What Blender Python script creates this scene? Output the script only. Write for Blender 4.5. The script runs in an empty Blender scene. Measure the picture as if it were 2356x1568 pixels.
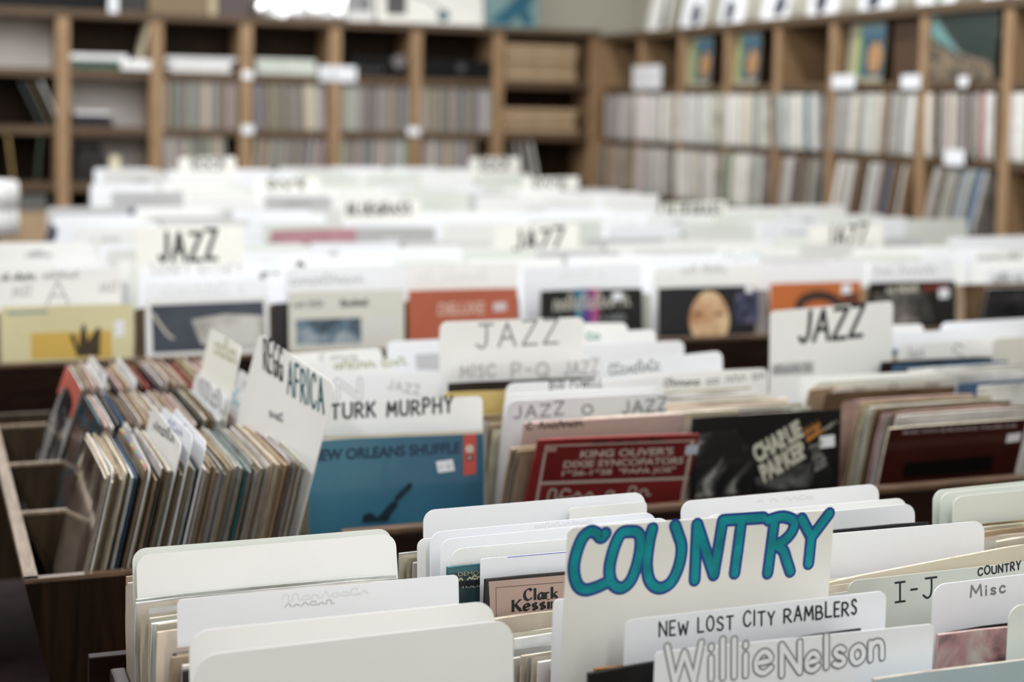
import bpy, bmesh, math, random
from mathutils import Vector, Matrix
random.seed(7)
SC = bpy.context.scene
COL = SC.collection

# ------------------------------------------------------------------ camera
EYE = Vector((0.0, 0.0, 1.5))
FPX, CXP, CYP = 3550.0, 1178.0, 510.0           # focal length in pixels, principal point (vertical lens shift)
_yw, _pt, _rl = [math.radians(v) for v in (21.25, 4.07, 1.13)]
FW = Vector((math.sin(_yw)*math.cos(_pt), math.cos(_yw)*math.cos(_pt), -math.sin(_pt)))
_r = Vector((math.cos(_yw), -math.sin(_yw), 0.0))
_u = _r.cross(FW)
RT = _r*math.cos(_rl) + _u*math.sin(_rl)
UP = RT.cross(FW)
cam = bpy.data.cameras.new('camera')
camo = bpy.data.objects.new('camera', cam)
COL.objects.link(camo)
camo.matrix_world = Matrix(((RT.x, UP.x, -FW.x, EYE.x), (RT.y, UP.y, -FW.y, EYE.y), (RT.z, UP.z, -FW.z, EYE.z), (0, 0, 0, 1)))
cam.sensor_width = 36.0
cam.lens = FPX/2356*36.0
cam.shift_y = -(784.0-CYP)/2356
cam.clip_start = 0.05
cam.dof.use_dof = True
cam.dof.focus_distance = 1.86
cam.dof.aperture_fstop = 2.9
SC.camera = camo

# ------------------------------------------------------------------ world, lamps, exposure
W = bpy.data.worlds.new('room_ambient')
SC.world = W
W.use_nodes = True
W.node_tree.nodes['Background'].inputs[0].default_value = (0.9, 0.95, 1.0, 1)
W.node_tree.nodes['Background'].inputs[1].default_value = 0.02
SC.view_settings.view_transform = 'Standard'
SC.view_settings.look = 'None'
SC.view_settings.exposure = -0.28
SC.view_settings.gamma = 1.0
SC.view_settings.use_curve_mapping = False
CEIL = 3.05
for ly, row in ((-.3, (34, 38, 36, 28)), (2.7, (42, 46, 44, 34)), (5.6, (50, 54, 52, 36)), (8.4, (58, 64, 60, 30))):
  for lx, pw in zip((-1.1, .7, 2.5, 4.1), row):             # rows of fluorescent tubes running down the shop
    li = bpy.data.lights.new('fluorescent_lamp', 'AREA')
    li.shape = 'RECTANGLE'; li.size = .22; li.size_y = 2.4; li.energy = pw; li.color = (0.98, 0.99, 1.0)
    lo = bpy.data.objects.new('fluorescent_lamp', li); COL.objects.link(lo); lo.location = (lx, ly, CEIL-0.06)

# ------------------------------------------------------------------ measuring helpers
def ray(px, py): return RT*((px-CXP)/FPX) - UP*((py-CYP)/FPX) + FW
def atY(px, py, Y):
    d = ray(px, py); return EYE + d*(Y/d.y)
def atX(px, py, X):
    d = ray(px, py); return EYE + d*(X/d.x)
def atZ(px, py, Z):
    d = ray(px, py); return EYE + d*((Z-EYE.z)/d.z)

# ------------------------------------------------------------------ materials
def newmat(name):
    m = bpy.data.materials.new(name); m.use_nodes = True
    return m, m.node_tree, m.node_tree.nodes['Principled BSDF']
def M(name, rgb, rough=0.6, var=0.0, scale=20.0, spec=0.4, coat=0.0, bump=0.0, stretch=(1, 1, 1), metal=0.0):
    m, t, b = newmat(name)
    b.inputs['Base Color'].default_value = (*rgb, 1)
    b.inputs['Roughness'].default_value = rough
    b.inputs['Specular IOR Level'].default_value = spec
    b.inputs['Coat Weight'].default_value = coat
    b.inputs['Metallic'].default_value = metal
    if var or bump:
        tc = t.nodes.new('ShaderNodeTexCoord'); mp = t.nodes.new('ShaderNodeMapping'); mp.inputs['Scale'].default_value = stretch
        n = t.nodes.new('ShaderNodeTexNoise'); n.inputs['Scale'].default_value = scale; n.inputs['Detail'].default_value = 5
        t.links.new(tc.outputs['Object'], mp.inputs[0]); t.links.new(mp.outputs[0], n.inputs['Vector'])
        if var:
            r = t.nodes.new('ShaderNodeValToRGB')
            r.color_ramp.elements[0].position = .3; r.color_ramp.elements[1].position = .7
            r.color_ramp.elements[0].color = (*[max(0, c*(1-var)) for c in rgb], 1)
            r.color_ramp.elements[1].color = (*[min(1, c*(1+var)) for c in rgb], 1)
            t.links.new(n.outputs['Fac'], r.inputs[0]); t.links.new(r.outputs[0], b.inputs['Base Color'])
        if bump:
            bp = t.nodes.new('ShaderNodeBump'); bp.inputs['Strength'].default_value = bump; bp.inputs['Distance'].default_value = .003
            t.links.new(n.outputs['Fac'], bp.inputs['Height']); t.links.new(bp.outputs[0], b.inputs['Normal'])
    return m
def obj_tinted(name, rough, dirt, scale, gain=1.0, stretch=(1, 1, 1), coat=0.0):
    """the colour of the object itself, with paper wear"""
    m, t, b = newmat(name)
    oi = t.nodes.new('ShaderNodeObjectInfo'); tc = t.nodes.new('ShaderNodeTexCoord'); mp = t.nodes.new('ShaderNodeMapping')
    mp.inputs['Scale'].default_value = stretch
    ad = t.nodes.new('ShaderNodeVectorMath'); ad.operation = 'ADD'
    n = t.nodes.new('ShaderNodeTexNoise'); n.inputs['Scale'].default_value = scale; n.inputs['Detail'].default_value = 6
    r = t.nodes.new('ShaderNodeValToRGB')
    r.color_ramp.elements[0].position = .32; r.color_ramp.elements[1].position = .62
    g0 = gain*(1-dirt); r.color_ramp.elements[0].color = (g0, g0*.95, g0*.88, 1); r.color_ramp.elements[1].color = (gain, gain, gain, 1)
    mx = t.nodes.new('ShaderNodeMixRGB'); mx.blend_type = 'MULTIPLY'; mx.inputs[0].default_value = 1
    t.links.new(tc.outputs['Object'], mp.inputs[0]); t.links.new(mp.outputs[0], ad.inputs[0]); t.links.new(oi.outputs['Random'], ad.inputs[1])
    t.links.new(ad.outputs[0], n.inputs['Vector']); t.links.new(n.outputs['Fac'], r.inputs[0])
    t.links.new(oi.outputs['Color'], mx.inputs[1]); t.links.new(r.outputs[0], mx.inputs[2]); t.links.new(mx.outputs[0], b.inputs['Base Color'])
    b.inputs['Roughness'].default_value = rough; b.inputs['Coat Weight'].default_value = coat; b.inputs['Specular IOR Level'].default_value = .35
    return m
def wood(name, c0, c1, scale=6, rough=.45, axis='X', spec=.35):
    m, t, b = newmat(name)
    tc = t.nodes.new('ShaderNodeTexCoord'); mp = t.nodes.new('ShaderNodeMapping')
    mp.inputs['Scale'].default_value = {'X': (1, 9, 9), 'Z': (9, 9, 1), 'Y': (9, 1, 9)}[axis]
    n = t.nodes.new('ShaderNodeTexNoise'); n.inputs['Scale'].default_value = scale; n.inputs['Detail'].default_value = 7; n.inputs['Distortion'].default_value = 1.2
    r = t.nodes.new('ShaderNodeValToRGB'); r.color_ramp.elements[0].position = .3; r.color_ramp.elements[1].position = .72
    r.color_ramp.elements[0].color = (*c0, 1); r.color_ramp.elements[1].color = (*c1, 1)
    t.links.new(tc.outputs['Object'], mp.inputs[0]); t.links.new(mp.outputs[0], n.inputs['Vector']); t.links.new(n.outputs['Fac'], r.inputs[0])
    t.links.new(r.outputs[0], b.inputs['Base Color']); b.inputs['Roughness'].default_value = rough; b.inputs['Specular IOR Level'].default_value = spec
    bp = t.nodes.new('ShaderNodeBump'); bp.inputs['Strength'].default_value = .15; bp.inputs['Distance'].default_value = .002
    t.links.new(n.outputs['Fac'], bp.inputs['Height']); t.links.new(bp.outputs[0], b.inputs['Normal'])
    return m
def photo_print(name, stops, scale=9, detail=4, rough=.3, coat=.3, seed=0.0, dist=0.6):
    """a printed photograph too blurred to read: tonal blotches"""
    m, t, b = newmat(name)
    tc = t.nodes.new('ShaderNodeTexCoord'); mp = t.nodes.new('ShaderNodeMapping'); mp.inputs['Location'].default_value = (seed, seed*1.7, seed*.3)
    n = t.nodes.new('ShaderNodeTexNoise'); n.inputs['Scale'].default_value = scale; n.inputs['Detail'].default_value = detail; n.inputs['Distortion'].default_value = dist
    r = t.nodes.new('ShaderNodeValToRGB')
    while len(r.color_ramp.elements) < len(stops): r.color_ramp.elements.new(.5)
    for e, (p, c) in zip(r.color_ramp.elements, stops): e.position = p; e.color = (*c, 1)
    t.links.new(tc.outputs['Object'], mp.inputs[0]); t.links.new(mp.outputs[0], n.inputs['Vector']); t.links.new(n.outputs['Fac'], r.inputs[0])
    t.links.new(r.outputs[0], b.inputs['Base Color']); b.inputs['Roughness'].default_value = rough; b.inputs['Coat Weight'].default_value = coat
    return m

CARD = M('divider_plastic', (.87, .87, .85), .38, .02, 8, .45)
CARDW = M('divider_plastic_cool', (.86, .875, .91), .36, .02, 8, .45)
CARDG = M('divider_plastic_greenish', (.72, .75, .69), .35, .04, 5, .45)
CARDY = M('sign_card_ivory', (.90, .89, .83), .4, .03, 6, .4)
CARDR = M('divider_plastic_beige', (.70, .67, .60), .4, .04, 6, .4)
INKB = M('black_marker', (.015, .017, .02), .5)
INKG = M('grey_marker', (.22, .23, .24), .6)
INKP = M('pencil_grey', (.52, .52, .53), .7)
INKL = M('faint_marker', (.755, .765, .785), .7)
INKBLUE = M('blue_marker', (.015, .06, .27), .45)
INKTEAL = M('teal_marker', (.0, .25, .28), .45, .3, 35)
INKDTEAL = M('dark_teal_marker', (.03, .12, .14), .5)
INKSKY = M('pale_blue_marker', (.35, .55, .65), .6)
INKOL = M('olive_marker', (.42, .42, .25), .6)
EDGE = obj_tinted('sleeve_edge', .7, .28, 60, 1.0, (1, 1, 1))
FACE = obj_tinted('sleeve_cover', .35, .55, 9, .9, (1, 1, 1), .25)
STICK = M('price_sticker_white', (.78, .79, .82), .5, .05, 90)
INKST = M('sticker_print', (.42, .43, .46), .6)
DARKWOOD = wood('dark_stained_board', (.006, .0022, .0014), (.020, .0085, .0045), 5, .5, 'X', .12)
BOXWOOD = wood('walnut_stained_plywood', (.006, .0028, .0012), (.026, .013, .006), 4, .45, 'Z', .15)
BOXIN = wood('brown_plywood_inside', (.022, .013, .0055), (.065, .041, .019), 4, .5, 'Z')
RIMWOOD = wood('worn_light_rim', (.12, .08, .048), (.30, .22, .15), 9, .5, 'Y')
RIMX = wood('worn_brown_rim', (.055, .030, .016), (.15, .088, .050), 9, .45, 'X')
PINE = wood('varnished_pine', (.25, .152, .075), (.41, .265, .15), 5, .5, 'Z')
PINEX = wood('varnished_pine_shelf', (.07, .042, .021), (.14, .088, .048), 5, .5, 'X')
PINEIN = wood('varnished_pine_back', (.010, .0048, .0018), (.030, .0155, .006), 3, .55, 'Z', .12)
WHITEBACK = M('white_painted_back', (.62, .58, .55), .6, .05, 3)
CARTON = M('corrugated_cardboard', (.42, .30, .185), .75, .12, 12, .2)
BLACKPL = M('black_plastic', (.006, .006, .0065), .4, .2, 20, .15)
WALL = M('cream_wall_paint', (.66, .64, .54), .7, .04, 2)
FLOORM = M('dark_floor_carpet', (.075, .048, .050), .9, .35, 8)
CEILM = M('ceiling_panel', (.55, .55, .54), .8, .03, 3)
WHITEPAPER = M('white_paper', (.78, .78, .77), .6, .05, 6)
SHINY = M('clear_wrap', (.92, .93, .95), .09, .03, 8, .9, 1.0, 0, metal=.7)

# ------------------------------------------------------------------ objects
def tag(o, label=None, cat=None, group=None, kind=None):
    if label: o['label'] = label
    if cat: o['category'] = cat
    if group: o['group'] = group
    if kind: o['kind'] = kind
    return o
def link(name, me, mats=(), parent=None):
    for m in (mats if isinstance(mats, (list, tuple)) else [mats]): me.materials.append(m)
    o = bpy.data.objects.new(name, me); COL.objects.link(o)
    if parent: o.parent = parent
    return o
def empty(name, loc=(0, 0, 0), label=None, cat=None, group=None):
    o = bpy.data.objects.new(name, None); COL.objects.link(o); o.location = loc; o.empty_display_size = .05
    return tag(o, label, cat, group)
def bmesh_obj(name, bm, mats, parent=None, smooth=False):
    me = bpy.data.meshes.new(name); bm.normal_update(); bm.to_mesh(me); bm.free()
    if smooth:
        for p in me.polygons: p.use_smooth = True
    return link(name, me, mats, parent)
def add_box(bm, x0, x1, y0, y1, z0, z1, bev=0.0, mi=0):
    r = bmesh.ops.create_cube(bm, size=1)
    vs = r['verts']
    for v in vs: v.co = Vector((x0+(v.co.x+.5)*(x1-x0), y0+(v.co.y+.5)*(y1-y0), z0+(v.co.z+.5)*(z1-z0)))
    fs = {f for v in vs for f in v.link_faces}
    for f in fs: f.material_index = mi
    if bev:
        bmesh.ops.bevel(bm, geom=list({e for f in fs for e in f.edges}), offset=bev, segments=2, affect='EDGES', profile=.5)
def box(name, x0, x1, y0, y1, z0, z1, mat, parent=None, bev=.003):
    """a board; coordinates are world (parents of boards sit at a base point, so subtract it)"""
    o = parent.location if parent else Vector((0, 0, 0))
    bm = bmesh.new(); add_box(bm, x0-o.x, x1-o.x, y0-o.y, y1-o.y, z0-o.z, z1-o.z, bev)
    return bmesh_obj(name, bm, mat, parent)
def hexa(name, bot, top, mat, parent):
    """eight-corner board between four bottom and four top points (world)"""
    o = parent.location
    bm = bmesh.new(); vs = [bm.verts.new(Vector(p)-o) for p in bot+top]
    for f in ((3, 2, 1, 0), (4, 5, 6, 7), (0, 1, 5, 4), (1, 2, 6, 5), (2, 3, 7, 6), (3, 0, 4, 7)): bm.faces.new([vs[i] for i in f])
    bmesh.ops.recalc_face_normals(bm, faces=bm.faces)
    return bmesh_obj(name, bm, mat, parent)

# ---- stroke lettering ------------------------------------------------------
def L(*a): return ('l', [(a[i], a[i+1]) for i in range(0, len(a), 2)])
def C(*a): return ('c', [(a[i], a[i+1]) for i in range(0, len(a), 2)])
_O = C(.36, 1, .1, .84, .0, .5, .1, .15, .36, 0, .62, .15, .72, .5, .62, .84, .36, 1)
_P = C(0, 1, .36, .99, .53, .77, .38, .52, 0, .47)
GL = {
 'A': (.72, [L(0, 0, .36, 1, .72, 0), L(.14, .36, .58, .36)]),
 'B': (.6, [L(0, 0, 0, 1), C(0, 1, .36, .98, .48, .77, .36, .55, 0, .53), C(0, .53, .44, .5, .58, .26, .42, .03, 0, 0)]),
 'C': (.66, [C(.64, .84, .5, .99, .3, .98, .1, .8, .02, .48, .1, .16, .3, .01, .5, .04, .66, .2)]),
 'D': (.64, [L(0, 0, 0, 1), C(0, 1, .36, .96, .62, .7, .6, .3, .36, .04, 0, 0)]),
 'E': (.52, [L(.52, 1, 0, 1, 0, 0, .52, 0), L(0, .52, .42, .52)]),
 'F': (.5, [L(.5, 1, 0, 1, 0, 0), L(0, .52, .4, .52)]),
 'G': (.68, [C(.62, .84, .45, 1, .2, .93, .03, .6, .08, .2, .32, 0, .55, .08, .64, .3), L(.66, .02, .66, .44, .4, .44)]),
 'H': (.62, [L(0, 0, 0, 1), L(.62, 0, .62, 1), L(0, .5, .62, .5)]),
 'I': (.12, [L(.06, 0, .06, 1)]),
 '1': (.5, [L(.25, 0, .25, 1), L(0, 1, .5, 1), L(0, 0, .5, 0)]),          # capital I with bars
 'J': (.5, [C(.44, 1, .45, .5, .4, .14, .22, 0, .03, .14)]),
 '2': (.66, [C(.44, 1, .45, .5, .4, .14, .22, 0, .0, .16), L(.12, 1, .72, 1)]),  # J with a bar on top
 'K': (.6, [L(0, 0, 0, 1), L(.56, 1, .02, .42), L(.18, .58, .6, 0)]),
 'L': (.5, [L(0, 1, 0, 0, .5, 0)]),
 'M': (.8, [L(0, 0, .08, 1, .4, .3, .72, 1, .8, 0)]),
 'N': (.62, [L(0, 0, 0, 1, .62, 0, .62, 1)]),
 'O': (.72, [_O]), 'P': (.56, [L(0, 0, 0, 1), _P]), 'Q': (.76, [_O, L(.42, .26, .76, -.08)]),
 'R': (.6, [L(0, 0, 0, 1), _P, L(.2, .48, .6, 0)]),
 'S': (.55, [C(.5, .86, .34, 1, .1, .93, .06, .7, .26, .54, .46, .4, .5, .18, .3, 0, .03, .12)]),
 'T': (.62, [L(0, 1, .62, 1), L(.31, 1, .31, 0)]),
 'U': (.62, [C(0, 1, 0, .35, .1, .06, .31, 0, .52, .06, .62, .35, .62, 1)]),
 'V': (.66, [L(0, 1, .33, 0, .66, 1)]), 'W': (.9, [L(0, 1, .2, 0, .45, .8, .7, 0, .9, 1)]),
 'X': (.6, [L(0, 0, .6, 1), L(0, 1, .6, 0)]), 'Y': (.62, [L(0, 1, .31, .48, .62, 1), L(.31, .48, .31, 0)]),
 'Z': (.6, [L(0, 1, .6, 1, 0, 0, .6, 0)]),
 'a': (.44, [C(.4, .5, .2, .56, .03, .35, .06, .06, .25, .02, .4, .3), L(.41, .55, .42, 0)]),
 'c': (.42, [C(.4, .46, .22, .56, .03, .38, .05, .1, .24, 0, .42, .1)]),
 'e': (.46, [C(.03, .28, .42, .33, .36, .52, .2, .56, .04, .38, .05, .1, .25, 0, .44, .12)]),
 'i': (.1, [L(.05, 0, .05, .55), L(.05, .78, .05, .84)]), 'l': (.1, [L(.05, 0, .05, 1)]),
 'n': (.46, [L(0, 0, 0, .55), C(0, .36, .12, .53, .3, .54, .4, .4, .41, 0)]),
 'o': (.48, [C(.24, .55, .06, .44, .03, .22, .12, .03, .26, 0, .42, .12, .45, .34, .36, .5, .24, .55)]),
 'r': (.32, [L(0, 0, 0, .55), C(0, .35, .1, .52, .3, .54)]),
 's': (.38, [C(.34, .48, .2, .57, .05, .47, .12, .32, .3, .22, .34, .07, .18, 0, .02, .07)]),
 'g': (.44, [C(.4, .5, .2, .56, .03, .35, .06, .06, .25, .02, .4, .3), C(.41, .55, .42, 0, .36, -.24, .2, -.3, .04, -.2)]),
 'k': (.44, [L(0, 0, 0, 1), L(.38, .55, .02, .22), L(.14, .33, .44, 0)]),
 'z': (.42, [L(0, .55, .4, .55, 0, 0, .42, 0)]), 't': (.3, [C(.12, .85, .12, .2, .2, .02, .32, .05), L(0, .58, .28, .58)]),
 '-': (.4, [L(.04, .48, .36, .48)]), "'": (.1, [L(.05, 1, .03, .8)]), '(': (.2, [C(.2, 1.05, .05, .7, .04, .3, .2, -.05)]),
 '"': (.24, [L(.04, 1, .04, .8), L(.2, 1, .2, .8)]), '9': (.55, [C(.5, .7, .3, .5, .06, .62, .1, .94, .36, .98, .5, .75, .44, .2, .2, 0)]),
 '6': (.55, [C(.44, .95, .15, .75, .04, .3, .2, .02, .46, .1, .48, .4, .25, .52, .06, .3)]),
 '8': (.55, [C(.27, .54, .08, .72, .15, .95, .38, .95, .46, .72, .27, .54, .04, .3, .1, .04, .42, .03, .5, .28, .27, .54)]),
 ' ': (.36, []),
}
def crom(p, n=6):
    if len(p) < 3: return p
    q = [p[0]]+list(p)+[p[-1]]; o = []
    if p[0] == p[-1]: q[0] = p[-2]; q[-1] = p[1]
    for i in range(1, len(q)-2):
        for k in range(n):
            t = k/n; a, b, c, d = q[i-1], q[i], q[i+1], q[i+2]
            o.append(tuple(.5*((2*b[j])+(-a[j]+c[j])*t+(2*a[j]-5*b[j]+4*c[j]-d[j])*t*t+(-a[j]+3*b[j]-3*c[j]+d[j])*t**3) for j in (0, 1)))
    o.append(p[-1]); return o
def text_strokes(s, gap=.22, jit=0.0, rnd=None):
    """strokes of a line of text in a box 0..width, 0..1"""
    out = []; x = 0
    for ch in s:
        w, st = GL[ch]
        dy = rnd.uniform(-jit, jit) if rnd else 0; sx = 1+(rnd.uniform(-jit, jit) if rnd else 0)
        for k, pts in st: out.append((k, [(x+px*sx, py*(1+dy)+dy*.5) for px, py in pts]))
        x += w*sx+gap
    return out, max(.1, x-gap)
def scribble(n, rnd, joined=False):
    """writing that cannot be read in the photograph: loops and ticks"""
    out = []; x = 0
    for i in range(n):
        if rnd.random() < .14: x += .45; continue
        h = rnd.choice((.55, .6, .95)); k = rnd.random()
        if k < .4: out.append(('c', [(x, 0), (x+.05, h), (x+.3, h*.9), (x+.32, .1), (x+.5, .05)]))
        elif k < .7: out.append(('c', [(x+.4, h*.8), (x+.15, h), (x, h*.4), (x+.2, 0), (x+.45, .15)]))
        else: out.append(('l', [(x, 0), (x+.22, h), (x+.42, .05)]))
        x += .52
    return out, max(x, .5)
def ribbon(bm, pts, th, y, kind, nib=None):
    """flat ink stroke in the local x-z plane at depth y; returns the next depth"""
    def wid(d):
        if not nib: return th
        a = math.atan2(d[1], d[0]); return th*(nib[1]+(1-nib[1])*abs(math.sin(a-nib[0])))
    def disc(p, r, yy):
        vs = [bm.verts.new((p[0]+r*math.cos(2*math.pi*i/10), yy, p[1]+r*math.sin(2*math.pi*i/10))) for i in range(10)]
        bm.faces.new(vs)
    if kind == 'c':
        n = len(pts); prev = None
        for i, p in enumerate(pts):
            a = pts[max(0, i-1)]; b = pts[min(n-1, i+1)]; d = (b[0]-a[0], b[1]-a[1]); l = math.hypot(*d) or 1e-9
            w = wid(d)/2; nx, nz = -d[1]/l*w, d[0]/l*w
            cur = (bm.verts.new((p[0]+nx, y, p[1]+nz)), bm.verts.new((p[0]-nx, y, p[1]-nz)))
            if prev: bm.faces.new((prev[0], prev[1], cur[1], cur[0]))
            prev = cur
        if not nib:
            disc(pts[0], th/2, y-4e-6); disc(pts[-1], th/2, y-8e-6)
        return y-1.2e-5
    for a, b in zip(pts, pts[1:]):
        d = (b[0]-a[0], b[1]-a[1]); l = math.hypot(*d) or 1e-9; w = wid(d)/2; nx, nz = -d[1]/l*w, d[0]/l*w
        bm.faces.new([bm.verts.new(c) for c in ((a[0]+nx, y, a[1]+nz), (a[0]-nx, y, a[1]-nz), (b[0]-nx, y, b[1]-nz), (b[0]+nx, y, b[1]+nz))])
        y -= 5e-6
    if not nib:
        for p in pts: disc(p, th/2, y); y -= 4e-6
    return y-4e-6

_lay = {}
def layer(o):
    """each print on a front lies a hair over the one before"""
    _lay[o.name] = _lay.get(o.name, 0)+1
    return .00014*_lay[o.name]
def local_hit(o, px, py):
    """where the sight line through a pixel meets the front of a panel, in the panel's own x, z"""
    mi = o.matrix_basis.inverted(); e = mi @ EYE; d = (mi.to_3x3() @ ray(px, py)); t = -e.y/d.y
    p = e+d*t; return (p.x, p.z)
def lettering(o, strokes, width, quad, th, mat, name='lettering', lift=.0002, nib=None, label=None):
    """quad: pixels of the line's left-bottom, right-bottom and left-top"""
    a, b, c = [local_hit(o, *q) for q in quad]
    ux, uz = (b[0]-a[0])/width, (b[1]-a[1])/width; vx, vz = c[0]-a[0], c[1]-a[1]
    bm = bmesh.new(); y = -layer(o)
    for k, pts in strokes:
        q = [(a[0]+ux*p[0]+vx*p[1], a[1]+uz*p[0]+vz*p[1]) for p in (crom(pts) if k == 'c' else pts)]
        y = ribbon(bm, q, th, y, k, nib)
    ob = bmesh_obj(name, bm, mat, o)
    if label: ob['label'] = label
    return ob
def write(o, s, xl, yb, xr, yb2, yt, th, mat, gap=.22, jit=.06, shear=0, **k):
    rnd = random.Random(s); st, w = text_strokes(s, gap, jit, rnd)
    return lettering(o, st, w, ((xl, yb), (xr, yb2), (xl+shear, yt)), th, mat, **k)
def scrawl(o, n, xl, yb, xr, yb2, yt, th, mat, seed=0, **k):
    st, w = scribble(n, random.Random(seed*31+n+int(xl)))
    return lettering(o, st, w, ((xl, yb), (xr, yb2), (xl, yt)), th, mat, **k)
def printed(o, s, xl, yb, xr, yb2, yt, mat, bold=.0, name='title_lettering', lift=.0003, xt=None, extr=False):
    """type set in the built-in font, fitted to a box given by pixels"""
    cu = bpy.data.curves.new('type', 'FONT'); cu.body = s; cu.size = 1; cu.offset = bold
    t = bpy.data.objects.new('type', cu); COL.objects.link(t)
    me = bpy.data.meshes.new_from_object(t); bpy.data.objects.remove(t); bpy.data.curves.remove(cu)
    me.materials.clear()
    xs = [v.co.x for v in me.vertices]; ys = [v.co.y for v in me.vertices]; x0, x1, y0, y1 = min(xs), max(xs), min(ys), max(ys)
    lift = layer(o); a, b, c = local_hit(o, xl, yb), local_hit(o, xr, yb2), local_hit(o, xl if xt is None else xt, yt)
    for v in me.vertices:
        u = (v.co.x-x0)/(x1-x0); w = (v.co.y-y0)/(y1-y0)
        v.co = Vector((a[0]+(b[0]-a[0])*u+(c[0]-a[0])*w, -lift, a[1]+(b[1]-a[1])*u+(c[1]-a[1])*w))
    me.update()
    return link(name, me, mat, o)
def patch(o, quad, mat, name, lift=.00018, label=None):
    """a printed area or sticker on a panel's front; quad = pixel corners in order"""
    lift = layer(o); bm = bmesh.new(); vs = [bm.verts.new((p[0], -lift, p[1])) for p in (local_hit(o, *q) for q in quad)]
    bm.faces.new(vs)
    ob = bmesh_obj(name, bm, mat, o)
    if label: ob['label'] = label
    return ob
def patch_local(o, pts, mat, name, lift=.00018):
    lift = layer(o); bm = bmesh.new(); bm.faces.new([bm.verts.new((p[0], -lift, p[1])) for p in pts]); return bmesh_obj(name, bm, mat, o)

# ---- panels: divider cards and record sleeves ------------------------------
def frame_from(Pa, Pb, lean, h, roll=0.0):
    """matrix of an upright panel whose top edge runs Pa -> Pb (as one faces it); origin at the base centre"""
    x = (Pb-Pa).normalized(); z0 = Vector((0, 0, 1)); up = (z0-x*z0.dot(x)).normalized(); n = x.cross(up)
    a = math.radians(lean); upl = up*math.cos(a)-n*math.sin(a); y = upl.cross(x)
    base = (Pa+Pb)/2-upl*h
    return Matrix(((x.x, y.x, upl.x, base.x), (x.y, y.y, upl.y, base.y), (x.z, y.z, upl.z, base.z), (0, 0, 0, 1)))
_cards = {}
def card_mesh(w, h, t=.0012, r=.016):
    key = (round(w, 3), round(h, 3), t, r)
    if key in _cards: return _cards[key]
    bm = bmesh.new(); pts = [(-w/2, 0), (w/2, 0)]
    for cx, a0 in ((w/2-r, 0), (-w/2+r, 90)):
        for k in range(7):
            a = math.radians(a0+15*k); pts.append((cx+r*math.cos(a), h-r+r*math.sin(a)))
    f = bm.faces.new([bm.verts.new((x, 0, z)) for x, z in pts])
    ex = bmesh.ops.extrude_face_region(bm, geom=[f])
    bmesh.ops.translate(bm, verts=[v for v in ex['geom'] if isinstance(v, bmesh.types.BMVert)], vec=(0, t, 0))
    bmesh.ops.recalc_face_normals(bm, faces=bm.faces)
    me = bpy.data.meshes.new('divider_card'); bm.to_mesh(me); bm.free()
    _cards[key] = me; return me
LEAN = 5.0
def card(label, pl, pr, Y, zbot, mat=CARD, lean=LEAN, w=None, r=.016, group=None, name='divider_card', cat='divider', Y2=None):
    """a divider whose top corners show at pixels pl and pr on the plane Y"""
    A = atY(*pl, Y); B = atY(*pr, Y if Y2 is None else Y2)
    if w:
        d = (B-A).normalized(); B = A+d*w if w > 0 else B; A = A if w > 0 else B+d*w
    h = round((min(A.z, B.z)-zbot)/math.cos(math.radians(lean)), 3)
    me = card_mesh(round((B-A).length, 3), h, .0012, r)
    o = bpy.data.objects.new(name, me.copy() if mat not in (None,) else me); COL.objects.link(o); o.data.materials.append(mat)
    o.matrix_basis = frame_from(A, B, lean, h)
    return tag(o, label, cat, group)
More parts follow.
